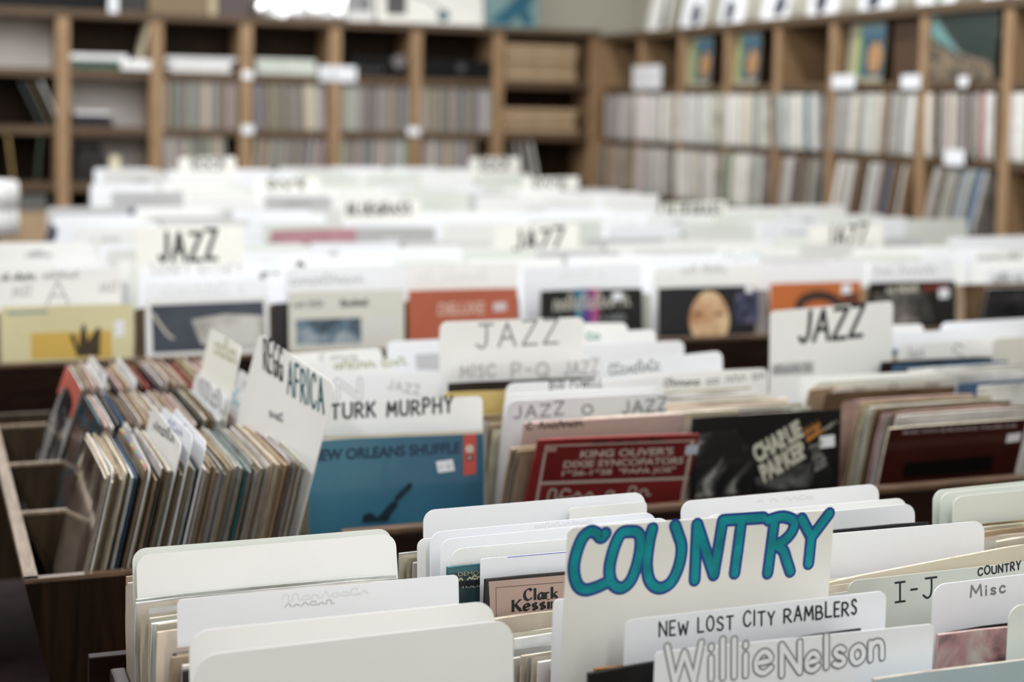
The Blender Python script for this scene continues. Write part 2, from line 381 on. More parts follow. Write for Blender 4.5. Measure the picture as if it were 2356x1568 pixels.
# sleeve meshes: a closed cardboard square, slightly worn, a little thicker at the opening
def sleeve_mesh(seed, S=.315, t=.0036, worn=.0016, swell=.0012, pocket=False):
    rnd = random.Random(seed); bm = bmesh.new(); n = 6
    grid = {}
    for side in (0, 1):
        for i in range(n+1):
            for j in range(n+1):
                x = -S/2+S*i/n; z = S*j/n
                c = 0.0
                if i in (0, n) and j in (0, n):
                    k = worn*rnd.uniform(.6, 2.2); x -= math.copysign(k, x); z += k if j == 0 else -k
                else:
                    if i in (0, n): x += rnd.uniform(-worn, worn)*.35
                    if j in (0, n): z += rnd.uniform(-worn, 0)*.4 if j == n else rnd.uniform(0, worn)*.4
                bulge = swell*math.sin(math.pi*i/n)*math.sin(math.pi*j/n)
                y = (-bulge if side == 0 else t+bulge)
                if i in (0, n) or j in (0, n): y += (.5*swell if side == 0 else -.5*swell)
                grid[side, i, j] = bm.verts.new((x, y, z))
    for i in range(n):
        for j in range(n):
            f = bm.faces.new((grid[0, i, j], grid[0, i+1, j], grid[0, i+1, j+1], grid[0, i, j+1])); f.material_index = 0
            f = bm.faces.new((grid[1, i, j], grid[1, i, j+1], grid[1, i+1, j+1], grid[1, i+1, j])); f.material_index = 0
    for i in range(n):
        if pocket:                                  # the open end: two cardboard edges and the gap between them
            q = [[grid[k, n, j].co for k in (0, 1)] for j in (i, i+1)]
            cols = []
            for p0, p1 in q:
                d = (p1-p0); u = .17
                lip = [bm.verts.new(p0+d*u), bm.verts.new(p1-d*u)]; deep = [bm.verts.new(p0+d*u-Vector((.05, 0, 0))), bm.verts.new(p1-d*u-Vector((.05, 0, 0)))]
                cols.append((lip, deep))
            (l0, d0), (l1, d1) = cols; g = grid
            for f4 in ((g[0, n, i], l0[0], l1[0], g[0, n, i+1]), (l0[1], g[1, n, i], g[1, n, i+1], l1[1]), (l0[0], d0[0], d1[0], l1[0]), (d0[1], l0[1], l1[1], d1[1]), (d0[0], d0[1], d1[1], d1[0])):
                bm.faces.new(f4).material_index = 1
        for (a, b) in (((i, 0), (i+1, 0)), ((i+1, n), (i, n)), ((0, i+1), (0, i)))+(() if pocket else (((n, i), (n, i+1)),)):
            f = bm.faces.new((grid[0, a[0], a[1]], grid[1, a[0], a[1]], grid[1, b[0], b[1]], grid[0, b[0], b[1]])); f.material_index = 1
    if pocket: bmesh.ops.remove_doubles(bm, verts=bm.verts, dist=1e-6)
    bmesh.ops.recalc_face_normals(bm, faces=bm.faces)
    me = bpy.data.meshes.new('record_sleeve'); bm.to_mesh(me); bm.free()
    me.materials.append(FACE); me.materials.append(EDGE)
    return me
SLEEVES = [sleeve_mesh(i, pocket=True) for i in range(6)]
FLAT = [sleeve_mesh(90, t=.004, worn=.001, swell=0)]
S = .315
TINTS = {'cream': (.74, .67, .54), 'white': (.80, .79, .76), 'tan': (.47, .36, .24), 'brown': (.20, .125, .07), 'grey': (.46, .45, .43), 'black': (.025, .022, .022),
         'blue': (.06, .13, .24), 'red': (.36, .06, .06), 'green': (.10, .20, .13), 'pink': (.66, .47, .44), 'yellow': (.60, .48, .16), 'teal': (.05, .20, .24), 'orange': (.5, .22, .07)}
def vary(c, rnd, a=.18):
    k = rnd.uniform(1-a, 1+a); return tuple(max(.004, min(.9, v*k*rnd.uniform(.95, 1.05))) for v in c)+(1,)
def sleeve(label, Pa, Pb, tint, lean=LEAN, group=None, rnd=random, name='record_sleeve', cat='record', face=None):
    """a 12-inch sleeve whose top edge starts at Pa and runs towards Pb"""
    d = (Pb-Pa).normalized(); Pb = Pa+d*S
    me = rnd.choice(SLEEVES)
    if face:
        me = FLAT[0].copy(); me.materials[0] = face
    o = bpy.data.objects.new(name, me); COL.objects.link(o)
    o.matrix_basis = frame_from(Pa, Pb, lean, S)
    o.color = vary(TINTS[tint], rnd) if isinstance(tint, str) else (*tint, 1)
    return tag(o, label, cat, group)
def slot(where, x0, ys, ztop, tints, lean=LEAN, xj=.006, zj=.006, seed=1, wts=None):
    """records filed one behind another, facing the aisle; where = the place in words"""
    rnd = random.Random(seed); out = []
    for Y in ys:
        tn = rnd.choices(tints, wts)[0] if wts else rnd.choice(tints)
        z = ztop+rnd.uniform(-zj, zj*.3); x = x0+rnd.uniform(-xj, xj)
        lab = f'{tn}-edged record sleeve filed {where}'
        out.append(sleeve(lab, Vector((x, Y, z)), Vector((x+S, Y, z)), tn, lean, lab, rnd))
    return out
def lin(a, b, n): return [a+(b-a)*i/max(1, n-1) for i in range(n)]

# ================================================================== the room
def plane_box(name, *a, mat=WALL):
    return tag(box(name, *a, mat, None, 0), kind='structure')
plane_box('floor', -4.1, 5.2, -1.7, 10.8, -.1, 0, mat=FLOORM)
plane_box('ceiling', -4.1, 5.2, -1.7, 10.8, CEIL, CEIL+.1, mat=CEILM)
plane_box('wall_back', -4.1, 5.2, 10.70, 10.8, 0, CEIL)
plane_box('wall_right', 5.08, 5.18, -1.6, 10.70, 0, CEIL)
plane_box('wall_left', -4.1, -4.0, -1.6, 10.70, 0, CEIL)
plane_box('wall_front', -4.0, 5.08, -1.7, -1.6, 0, CEIL)
tag(box('baseboard_back', -4.0, 5.08, 10.68, 10.70, 0, .1, DARKWOOD, None, .002), kind='structure')

# ================================================================== wall shelving
YB = 10.30                                        # front of the back shelving
XR = 4.68                                         # front of the side shelving
SHZ = [(2.05, 2.10), (1.668, 1.722), (1.297, 1.350), (.930, .990), (.55, .60), (.08, .12)]
POSTX = [.30, .90, 1.49, 2.08, 2.69, 3.27, 3.88, 4.64]
bs = empty('record_shelving', (2.0, YB+.17, 0), 'pine cubbyhole shelving along the back wall filled with spine-out records', 'shelf')
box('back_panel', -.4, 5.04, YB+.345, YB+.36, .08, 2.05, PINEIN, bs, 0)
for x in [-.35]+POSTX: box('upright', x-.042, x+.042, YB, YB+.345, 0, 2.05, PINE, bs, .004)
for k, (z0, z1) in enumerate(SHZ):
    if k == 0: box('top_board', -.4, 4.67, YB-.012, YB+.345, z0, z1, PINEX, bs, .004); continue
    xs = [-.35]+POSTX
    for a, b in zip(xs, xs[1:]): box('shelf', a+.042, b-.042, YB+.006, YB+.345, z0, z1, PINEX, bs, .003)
for (a, b, z0, z1) in ((.342, .858, 1.722, 2.05), (.942, 1.448, 1.35, 1.668), (.942, 1.448, .99, 1.297)):
    box('backing_sheet', a, b, YB+.33, YB+.344, z0, z1, WHITEBACK, bs, 0)['label'] = 'pale painted backing of an open compartment'

POSTY = [atX(px, 200, XR).y for px in (1470, 1564, 1670, 1785, 1912, 2121, 2315)]
rs = empty('record_shelving', (XR+.17, 7.0, 0), 'pine cubbyhole shelving along the side wall packed with pale record spines', 'shelf')
RY = [10.26]+POSTY+[5.05, 4.3]
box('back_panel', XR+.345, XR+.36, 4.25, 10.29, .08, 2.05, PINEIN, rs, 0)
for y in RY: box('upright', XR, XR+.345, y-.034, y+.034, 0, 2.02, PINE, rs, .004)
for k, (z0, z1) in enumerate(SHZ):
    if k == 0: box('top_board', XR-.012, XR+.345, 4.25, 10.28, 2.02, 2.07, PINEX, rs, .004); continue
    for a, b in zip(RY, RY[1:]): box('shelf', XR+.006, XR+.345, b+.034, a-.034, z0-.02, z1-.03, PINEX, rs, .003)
def rz(k): return SHZ[k][1]-.03                  # shelf surface of the side shelving

# ---- records in the side shelving: each one its own object
rnd = random.Random(5)
SPINE = [sleeve_mesh(40+i, t=tt, worn=.002) for i, tt in enumerate((.016, .023, .031, .042))]
ROWN = {2: 'upper', 3: 'lower'}
CELLN = ['corner', 'second', 'third', 'fourth', 'fifth', 'sixth', 'seventh', 'end']
PAL = {0: (['grey', 'white', 'brown'], [3, 3, 2]), 1: (['white', 'white', 'grey', 'brown'], [5, 3, 1, 1]), 2: (['white', 'cream', 'grey'], [6, 2, 2]),
       3: (['white', 'cream', 'grey', 'green', 'yellow'], [5, 3, 2, 1, 1]), 4: (['white', 'cream', 'teal', 'blue', 'grey'], [4, 2, 1, 1, 2]),
       5: (['grey', 'white', 'brown', 'cream', 'black', 'tan'], [3, 3, 2, 2, 1, 1]), 6: (['white', 'cream', 'grey', 'brown', 'black', 'red'], [4, 2, 3, 2, 1, 1]), 7: (['white', 'grey'], [2, 2])}
n_shelved = 0
for k in (2, 3):
    for c in range(0, 8):
        ya, yb = RY[c]-.036, RY[c+1]+.036
        if (c == 7 and k == 3): continue
        lean0 = {(3, 4): -9, (3, 5): -13, (3, 6): -17, (2, 5): -5, (2, 4): 4, (3, 3): -4, (3, 2): 3}.get((k, c), rnd.uniform(-1.5, 1.5))
        cov = {(2, 4): .96, (3, 6): .72, (3, 4): .9}.get((k, c), 1)
        y = ya-.32*math.sin(math.radians(max(0, lean0)))
        ystop = yb+(ya-yb)*(1-cov)*.3+.32*math.sin(math.radians(max(0, -lean0)))
        tn, wt = PAL[c]
        if k == 3: tn, wt = {0: (['grey', 'brown', 'tan'], [4, 2, 2]), 1: (['grey', 'pink', 'white'], [3, 1, 3]), 2: (['white', 'grey', 'red', 'cream'], [5, 3, 1, 2]), 3: (['cream', 'white', 'green', 'grey'], [3, 3, 1, 2]),
                             4: (['brown', 'grey', 'tan', 'black'], [4, 3, 2, 2]), 5: (['grey', 'black', 'brown', 'white', 'blue'], [3, 2, 3, 2, 1]), 6: (['grey', 'black', 'blue', 'brown'], [5, 2, 1, 2])}.get(c, (tn, wt))
        while y > ystop:
            me = rnd.choices(SPINE, [3, 4, 3, 1])[0]; t = float(max(v.co.y for v in me.vertices))
            if y-t < ystop: break
            tint = rnd.choices(tn, wt)[0]
            if c == 0: lab = f'{tint}-spined record in the {ROWN[k]} row of the side shelving, next to the corner'
            else: lab = f'{tint}-spined record in the {ROWN[k]} row of the side shelving, {CELLN[c]} compartment from the corner'
            o = bpy.data.objects.new('shelved_record', me); COL.objects.link(o)
            z = rz(k)
            x = XR+(-.036 if c < 5 else -.004)+rnd.uniform(-.010, .010)
            A = Vector((x, y-t, z+.315*math.cos(math.radians(lean0)))); A.y += .315*math.sin(math.radians(lean0))
            o.matrix_basis = frame_from(A, A+Vector((S, 0, 0)), lean0, S)
            o.color = vary(TINTS[tint], rnd, .14); tag(o, lab, 'record', lab)
            n_shelved += 1
            y -= t+rnd.uniform(.0002, .0012)
print('shelved', n_shelved)

# ---- records in the back shelving: past three hundred, one object
def spine_mass():
    rnd = random.Random(11); bm = bmesh.new(); cl = bm.loops.layers.float_color.new('spine')
    tints = ['cream', 'grey', 'tan', 'brown', 'white', 'black', 'teal', 'blue', 'green', 'red']; wt = [10, 20, 7, 4, 6, 2, .5, .4, .4, .3]
    for row, (zs) in enumerate((1.350, .990)):
        for c in range(2, 6):
            a, b = POSTX[c]+.046, POSTX[c+1]-.046
            if (row, c) == (1, 5): b -= .10
            if (row, c) == (1, 2): b -= .07
            lean = {(1, 2): -4, (1, 3): 5, (0, 3): -2}.get((row, c), rnd.uniform(-1, 1)); x = a+(.3*math.sin(math.radians(max(0, -lean)))); mood = 1
            while True:
                t = rnd.uniform(.004, .010)
                if x+t > b-(.3*math.sin(math.radians(max(0, lean)))): break
                if rnd.random() < .12: mood = rnd.uniform(.55, 1.25)
                col = [min(.8, v*mood*.8*rnd.uniform(.7, 1.15)) for v in TINTS[rnd.choices(tints, wt)[0]]]+[1]
                y0 = YB+.02+rnd.uniform(-.006, .02); h = .31; dx = h*math.sin(math.radians(lean)); z1 = zs+h*math.cos(math.radians(lean))-rnd.uniform(0, .004)
                p = [(x, zs+.001), (x+t, zs+.001), (x+t+dx, z1), (x+dx, z1)]
                v0 = [bm.verts.new((q[0]-2, y0-YB-.17, q[1])) for q in p]; v1 = [bm.verts.new((q[0]-2, y0+.30-YB-.17, q[1])) for q in p]
                fs = [bm.faces.new(v0)]+[bm.faces.new((v0[i], v1[i], v1[(i+1) % 4], v0[(i+1) % 4])) for i in range(4)]
                for f in fs:
                    for l in f.loops: l[cl] = col
                x += t+rnd.uniform(0, .0008)
    bmesh.ops.recalc_face_normals(bm, faces=bm.faces)
    m, t, b = newmat('paper_spines'); at = t.nodes.new('ShaderNodeVertexColor'); at.layer_name = 'spine'
    t.links.new(at.outputs[0], b.inputs['Base Color']); b.inputs['Roughness'].default_value = .6
    o = bmesh_obj('packed_record_spines', bm, m); o.location = (2, YB+.17, 0)
    return tag(o, 'tightly packed grey and tan record spines filling the back wall shelving', 'records', None, 'stuff')
spine_mass()

# ---- single things in the compartments of the back shelving
def item_box(name, label, cat, x0, x1, z0, z1, y0, y1, mat, group=None, bev=.004):
    o = empty(name, ((x0+x1)/2, (y0+y1)/2, z0), label, cat, group)
    box('body', x0, x1, y0, y1, z0, z1, mat, o, bev); return o
SAMP = FLAT[0]
def leaner(label, px_top, Y, z, lean, tint, group=None):
    """a record leaning sideways in a compartment, spine towards the room"""
    o = bpy.data.objects.new('leaning_record', SPINE[0]); COL.objects.link(o)
    X = atY(*px_top, Y).x; r = math.radians(lean)
    # spine faces -Y: width runs along +Y; the panel's normal is -X
    A = Vector((X, Y+S, z+S*math.cos(r))); B = Vector((X, Y, z+S*math.cos(r)))
    o.matrix_basis = frame_from(A, B, lean, S); o.color = (*{'teal': (.05, .065, .065), 'tan': (.13, .105, .06), 'green': (.05, .07, .045), 'yellow': (.34, .24, .09)}.get(tint, TINTS[tint]), 1)
    return tag(o, label, 'record', group)
leaner('grey record leaning against the post in the second shelf, compartment with no other records standing', (90, 200), YB+.02, 1.35, -24, 'grey')
leaner('olive brown record leaning between a grey and a dark one on the second shelf', (66, 200), YB+.02, 1.35, -24, 'tan')
leaner('dark slate record leaning behind two others on the second shelf', (44, 205), YB+.02, 1.35, -25, 'teal')
leaner('ochre record standing alone at the frame edge of the third shelf', (14, 330), YB+.02, .99, -7, 'yellow')
leaner('dark green record leaning on the third shelf beside a rusty one', (92, 345), YB+.02, .99, 5, 'green')
leaner('rust brown record upright beside the post on the third shelf', (122, 345), YB+.02, .99, 0, 'brown')
# first shelf
zt = 1.722
gb = item_box('record_box', 'flat dark green box lying in the top compartment beside the post', 'box', .95, 1.30, zt, zt+.075, YB+.03, YB+.31, M('dark_green_board', (.03, .07, .055), .5), None)
box('lid', .945, 1.305, YB+.025, YB+.315, zt+.06, zt+.098, WHITEPAPER, gb, .003)['label'] = 'pale grey lid'
o = item_box('paper_stack', 'white paper sheets hanging over the shelf edge below a cream folder', 'paper', 1.26, 1.45, zt, zt+.07, YB-.02, YB+.28, WHITEPAPER)
fo = bpy.data.objects.new('paper_folder', card_mesh(.22, .30, .012, .01).copy()); COL.objects.link(fo); fo.data.materials.append(M('cream_folder', (.80, .72, .50), .6, .1, 6))
A = Vector((1.445, YB+.25, zt+.07+.295)); B = Vector((1.445, YB+.03, zt+.07+.27)); fo.matrix_basis = frame_from(A, B, 12, .30); tag(fo, 'cream paper folder leaning against the post on top of white sheets', 'folder')
def mound(name, label, x0, x1, z0, h, mat, cat, Y0=YB+.03, Y1=YB+.31, seed=0):
    rnd = random.Random(seed); bm = bmesh.new(); nx, ny = 16, 8; V = {}
    for i in range(nx+1):
        for j in range(ny+1):
            u, v = i/nx, j/ny; e = min(1, 5*min(u, 1-u), 5*min(v, 1-v)+.35)
            V[i, j] = bm.verts.new(((u-.5)*(x1-x0), (v-.5)*(Y1-Y0), h*(e**.5)*(.85+.2*rnd.random()*e) if 0 < i < nx else 0))
    for i in range(nx):
        for j in range(ny): bm.faces.new((V[i, j], V[i+1, j], V[i+1, j+1], V[i, j+1]))
    bd = [V[0, 0], V[nx, 0], V[nx, ny], V[0, ny]]
    low = [bm.verts.new((v.co.x, v.co.y, 0)) for v in bd]
    for j, ids in ((0, [V[i, 0] for i in range(nx+1)]), (ny, [V[i, ny] for i in range(nx, -1, -1)])):
        a, b = (low[0], low[1]) if j == 0 else (low[2], low[3])
        try: bm.faces.new([a]+ids[1:-1]+[b])
        except Exception: pass
    bmesh.ops.recalc_face_normals(bm, faces=bm.faces)
    o = bmesh_obj(name, bm, mat, None, True); o.location = ((x0+x1)/2, (Y0+Y1)/2, z0)
    return tag(o, label, cat)
for k, (a, b, h, mt, lb) in enumerate(((1.54, 2.03, .10, WHITEPAPER, 'grey-white pile of inner sleeves lying flat in the top compartment beside the cream folder'),
                                       (2.13, 2.60, .105, M('greenish_paper', (.62, .66, .60), .6, .1, 8), 'greenish white pile of inner sleeves lying flat in the top compartment'))):
    e = empty('inner_sleeve_stack', ((a+b)/2, YB+.17, zt), lb, 'paper')
    for q in range(5):
        d = random.Random(k*9+q); box('paper_sleeve', a+d.uniform(0, .05), b-d.uniform(0, .06), YB+.02, YB+.31, zt+q*h/5, zt+(q+1)*h/5-.002, mt, e, .004)
rc = item_box('stereo_receiver', 'black stereo receiver with a round dial in the top compartment', 'receiver', 2.80, 3.20, zt, zt+.14, YB+.03, YB+.32, BLACKPL)
def disc(name, c, r, depth, mat, parent, axis='Y'):
    bm = bmesh.new(); bmesh.ops.create_cone(bm, cap_ends=True, segments=28, radius1=r, radius2=r*.94, depth=depth)
    bmesh.ops.rotate(bm, verts=bm.verts, matrix=Matrix.Rotation(math.radians(90), 3, 'X' if axis == 'Y' else 'Y'))
    o = parent.location
    bmesh.ops.translate(bm, verts=bm.verts, vec=Vector(c)-o)
    return bmesh_obj(name, bm, mat, parent)
DIAL = M('grey_dial', (.16, .15, .15), .4)
disc('dial', (atY(920, 142, YB).x, YB+.02, atY(920, 142, YB).z), .05, .02, DIAL, rc)
for k in range(4): disc('knob', (2.88+.045*k, YB+.025, zt+.05), .010, .02, DIAL, rc)
sp = item_box('loudspeaker', 'black speaker box with a faint round emblem in the top compartment', 'speaker', 3.32, 3.83, zt, zt+.135, YB+.02, YB+.32, BLACKPL)
disc('emblem', (atY(1062, 150, YB).x, YB+.012, zt+.08), .035, .012, M('dim_grille', (.05, .05, .05), .5), sp)
# cardboard mailers in the compartment next to the corner
CB = atY(1160, 150, YB).x, atY(1335, 150, YB).x
names = ['topmost', 'second', 'third', 'bottom']
for lev, (z0, hs) in enumerate(((1.722, (.075, .06, .07, .06)), (1.350, (.06, .07, .05)))):
    z = z0
    for q, h in enumerate(hs):
        d = random.Random(lev*7+q); pos = names[len(hs)-1-q] if len(hs)-1-q < 3 else 'bottom'
        if q == 0: pos = 'bottom'
        e = item_box('cardboard_mailer', f'brown cardboard record mailer, {pos} of the {"upper" if lev == 0 else "lower"} stack beside the corner', 'box',
                     max(3.93, CB[0]+d.uniform(-.01, .02)), CB[1]-d.uniform(0, .03), z, z+h-.002, YB+d.uniform(.0, .03), YB+.33, CARTON, 'cardboard mailers beside the corner')
        bx = box('flap', max(3.93, CB[0]+.02), CB[1]-.04, e.location.y-.17, e.location.y-.155, z+.008, z+h-.012, CARTON, e, .002)
        z += h
for k in range(5):
    o = leaner('grey or cream record leaning under the lower cardboard mailers' if k else 'pale record leaning under the cardboard mailers, end of its group', (1150+k*17, 350), YB+.02, .99, -5-k*2, ['cream', 'tan', 'grey', 'grey', 'white'][k], 'records under the mailers' if k else None)
# second shelf, beside the post
e = empty('magazine_pile', (1.08, YB+.17, 1.35), 'pile of dark magazines and one white one on the second shelf', 'magazines')
for q, (h, mt) in enumerate(((.022, BLACKPL), (.018, M('plum_cover', (.05, .035, .05), .5)), (.02, BLACKPL), (.016, M('slate_cover', (.07, .07, .09), .5)), (.02, WHITEPAPER), (.014, M('grey_cover', (.3, .28, .27), .6)))):
    z = 1.35+.02*q; box('magazine', .955+.004*q, 1.22-.006*q, YB+.02, YB+.30, z, z+h*.9, mt, e, .002)
bg = mound('duffel_bag', 'black cloth bag slumped on the third shelf beside the post', .95, 1.20, .99, .24, M('black_canvas', (.012, .010, .009), .8, .3, 18), 'bag', seed=4)
fo2 = bpy.data.objects.new('paper_folder', card_mesh(.06, .17, .02, .006).copy()); COL.objects.link(fo2); fo2.data.materials.append(bpy.data.materials['cream_folder'])
P = atY(264, 345, YB+.05); fo2.matrix_basis = frame_from(Vector((P.x-.03, P.y, .99+.17)), Vector((P.x+.03, P.y, .99+.17)), 0, .17); tag(fo2, 'narrow cream box standing upright on the third shelf', 'box')
cr = item_box('cardboard_carton', 'brown cardboard carton on the floor level of the shelving beside the post', 'box', .50, .84, .60, .80, YB+.02, YB+.33, CARTON)
pc = item_box('grey_crate', 'grey plastic crate standing on a brown carton', 'crate', .50, .80, .80, .91, YB+.03, YB+.33, M('grey_plastic', (.12, .12, .11), .6))
# white tags on the shelf edges
def shelf_tag(px, py, w, h, label, wall='b', crumple=False, group=None):
    if wall == 'b': p = atY(px, py, YB-.014); a, b = Vector((p.x-w/2, p.y, p.z+h/2)), Vector((p.x+w/2, p.y, p.z+h/2))
    else: p = atX(px, py, XR-.016); a, b = Vector((p.x, p.y+w/2, p.z+h/2)), Vector((p.x, p.y-w/2, p.z+h/2))
    o = bpy.data.objects.new('shelf_label', card_mesh(w, h, .002, .008).copy()); COL.objects.link(o); o.data.materials.append(CARDW)
    o.matrix_basis = frame_from(a, b, 0, h); tag(o, label, 'label', group); return o
shelf_tag(570, 172, .075, .055, 'small white label on the shelf edge between the two white piles')
shelf_tag(570, 298, .08, .06, 'small white label on the edge of the third shelf, below the white piles')
shelf_tag(952, 302, .09, .06, 'pale label on the third shelf edge under the receiver')
o = shelf_tag(778, 170, .26, .105, 'wide white label with dark writing hanging on the shelf edge beside the receiver'); scrawl(o, 7, 740, 185, 815, 187, 155, .006, INKG, 3)
o = shelf_tag(1488, 178, .44, .16, 'large rounded white label stuck over the post of the side shelving', 'r'); scrawl(o, 6, 1466, 188, 1512, 188, 165, .006, INKP, 5)
for px, py, w, h, lb in ((1940, 188, .22, .075, 'white price label under the blue and yellow album'), (2095, 188, .16, .07, 'white price label under the dark brown box'), (2216, 187, .07, .05, 'small grey label under the crowd album'), (2195, 362, .15, .075, 'white label on the shelf edge above the leaning dark records')):
    shelf_tag(px, py, w, h, lb, 'r')
# albums standing in the top compartments of the side shelving
ABLUE = photo_print('album_blue_orange', [(.35, (.02, .10, .22)), (.5, (.08, .28, .40)), (.62, (.50, .28, .10))], 5, 2, seed=3.1)
def shelf_album(pxl, pxr, ytop, label, face_mat, tint, X=XR+.12, lean=6):
    zb = rz(1); yl = atX(pxl, 130, X).y
    A = Vector((X, yl, zb+S*math.cos(math.radians(lean)))); B = Vector((X, yl-S, A.z))
    o = bpy.data.objects.new('display_album', FLAT[0].copy()); COL.objects.link(o); o.data.materials[0] = face_mat
    o.matrix_basis = frame_from(A, B, lean, S); o.color = (*TINTS[tint], 1); return tag(o, label, 'record')
AWH = M('pale_green_cover', (.36, .34, .25), .4)
YEL = M('lime_print', (.40, .42, .12), .4); BLU = M('sky_print', (.10, .22, .30), .4); DBL = M('deep_blue_print', (.02, .07, .12), .4); ORG = M('orange_print', (.40, .22, .09), .4); GRN = M('green_print', (.12, .24, .13), .4)
for a, b, lb in ((1586, 1668, 'blue and lime green portrait album in the compartment third from the corner'), (1690, 1780, 'blue and lime green portrait album in the compartment fourth from the corner'), (1958, 2040, 'blue and lime green portrait album leaning next to a brown box')):
    o = shelf_album(a, b, 100, lb, AWH, 'white', X=XR+.05, lean=4)
    s = S
    patch_local(o, [(-.07, .03), (.155, .03), (.155, .29), (-.07, .29)], GRN, 'cover_print')
    patch_local(o, [(-.1, .02), (-.07, .02), (-.07, .3), (-.1, .3)], YEL, 'cover_stripe')
    patch_local(o, [(-.03, .03), (.155, .03), (.155, .29), (-.03, .29)], DBL, 'cover_print', 0.00023)
    patch_local(o, [(-.06, .24), (.155, .24), (.155, .30), (-.06, .30)], BLU, 'cover_sky', 0.00030)
    bm = bmesh.new(); bm.faces.new([bm.verts.new((.085+.065*math.cos(t), -layer(o), .13+.085*math.sin(t))) for t in [2*math.pi*i/20 for i in range(20)]]); bmesh_obj('cover_figure', bm, ORG, o)
P0 = atX(2046, 130, XR+.04).y; P1 = atX(2108, 130, XR+.04).y
item_box('record_box', 'dark brown box standing between the portrait album and the post', 'box', XR+.06, XR+.30, rz(1), rz(1)+.32, P1, P0, M('dark_brown_board', (.07, .035, .015), .5))
CROWD = photo_print('crowd_album', [(.36, (.012, .02, .018)), (.47, (.06, .05, .04)), (.54, (.26, .21, .14)), (.6, (.10, .05, .03)), (.7, (.35, .30, .20))], 26, 5, seed=1.3)
yl = atX(2128, 110, XR+.02).y
A = Vector((XR+.02, yl, rz(1)+.325)); B = Vector((XR+.02, yl-.56, rz(1)+.325))
o = bpy.data.objects.new('display_album', card_mesh(.56, .325, .006, .002).copy()); COL.objects.link(o); o.data.materials.append(CROWD)
o.matrix_basis = frame_from(A, B, 3, .325); tag(o, 'open album with a dark crowd picture and a teal corner in the side shelving', 'record')
patch_local(o, [(-.275, .32), (-.21, .32), (.02, .12), (-.10, .17), (-.275, .24)], M('teal_print', (.12, .26, .26), .4), 'cover_sky')
patch_local(o, [(-.2, .32), (.275, .32), (.275, .08), (.03, .13)], M('dark_green_print', (.008, .022, .018), .4), 'cover_print')
# things in the corner
mound('cloth_cap', 'dark blue and pale cap lying in the corner between the two shelving runs', atY(1385, 300, YB).x, atY(1432, 300, YB).x+.02, 1.30, .16, M('navy_cloth', (.05, .05, .10), .8, .5, 20), 'cap', YB-.14, YB-.01, 2)
o = item_box('wooden_ledge', 'plain wooden box standing low in the corner behind the record bins', 'box', atY(1225, 430, 9.6).x, atY(1420, 430, 9.6).x, 0, .93, 9.4, 10.1, wood('honey_wood', (.22, .12, .045), (.34, .20, .09), 4))
# ---- on top of the shelving
zt2 = 2.10
for k, (a, b, h, mt, lb) in enumerate(((-20, 248, .22, BLACKPL, 'long black case lying on top of the back shelving'), (275, 338, .2, M('charcoal_case', (.03, .03, .028), .5), 'charcoal box on top of the shelving beside the tan cartons'),
                                       (342, 478, .2, M('tan_carton', (.24, .17, .10), .6), 'tan carton on top of the back shelving'), (503, 575, .2, M('plum_carton', (.10, .075, .075), .6), 'plum grey carton on top of the shelving beside the pale one'))):
    item_box('storage_case', lb, 'box', atY(a, 20, YB+.05).x, atY(b, 20, YB+.05).x, zt2, zt2+h, YB+.06, YB+.33, mt)
item_box('storage_case', 'narrow ivory carton between tan and plum cartons on the shelving', 'box', atY(480, 20, YB+.05).x, atY(500, 20, YB+.05).x, zt2, zt2+.2, YB+.05, YB+.33, M('ivory_carton', (.5, .43, .27), .6))
o = shelf_tag(261, 8, .06, .12, 'grey tag hanging down from the black case over the shelf edge')
# glossy wrapped records catching the lamps
for k, (a, b, lean, sh) in enumerate(((585, 655, 30, .30), (655, 700, 12, .1), (705, 800, 24, .0))):
    bm = bmesh.new(); n = 22; m = 8
    for j in range(m+1):
        for i in range(n+1):
            u = i/n; z = .30*j/m; bm.verts.new(((u-.5)*(b-a)*.0029, .0035*math.sin(u*15+k+j*.5)+.002*math.sin(u*37+j), z)); bm.verts.ensure_lookup_table(); bm.verts[-1].co.y += .01*z+.24*z*z
    for j in range(m):
        for i in range(n): q = j*(n+1)+i; bm.faces.new((bm.verts[q], bm.verts[q+1], bm.verts[q+n+2], bm.verts[q+n+1]))
    ex = bmesh.ops.extrude_face_region(bm, geom=bm.faces[:]); bmesh.ops.translate(bm, verts=[v for v in ex['geom'] if isinstance(v, bmesh.types.BMVert)], vec=(0, .012, 0))
    bmesh.ops.recalc_face_normals(bm, faces=bm.faces)
    o = bmesh_obj('plastic_wrap', bm, SHINY, None, True); p = atY((a+b)/2, 40, YB+.06)
    o.location = (p.x, YB+.05, zt2); o.rotation_euler = (0, math.radians(sh*60), 0)
    tag(o, ['crumpled clear plastic wrap slanting on the shelving top', 'narrow strip of clear plastic wrap between two others', 'wide sheet of glinting plastic wrap beside the framed picture'][k], 'plastic wrap')
def top_album(pxl, pxr, h, label, mat, tint='white', Y=YB+.10):
    a, b = atY(pxl, 30, Y), atY(pxr, 30, Y); w = (b-a).length
    o = bpy.data.objects.new('display_picture', card_mesh(w, h, .006, .003).copy()); COL.objects.link(o); o.data.materials.append(mat)
    o.matrix_basis = frame_from(Vector((a.x, Y, zt2+h)), Vector((b.x, Y, zt2+h)), 6, h); return tag(o, label, 'picture')
o = top_album(775, 858, .31, 'white record sleeve with a dark picture standing on the shelving', WHITEPAPER)
patch(o, [(790, -10), (852, -10), (852, 26), (790, 26)], photo_print('dark_scene', [(.4, (.03, .03, .04)), (.6, (.35, .35, .36))], 22, 4, seed=8), 'cover_print')
o = top_album(864, 1108, .42, 'wide ivory poster with a grey square and a thin curved line on the shelving', CARDY)
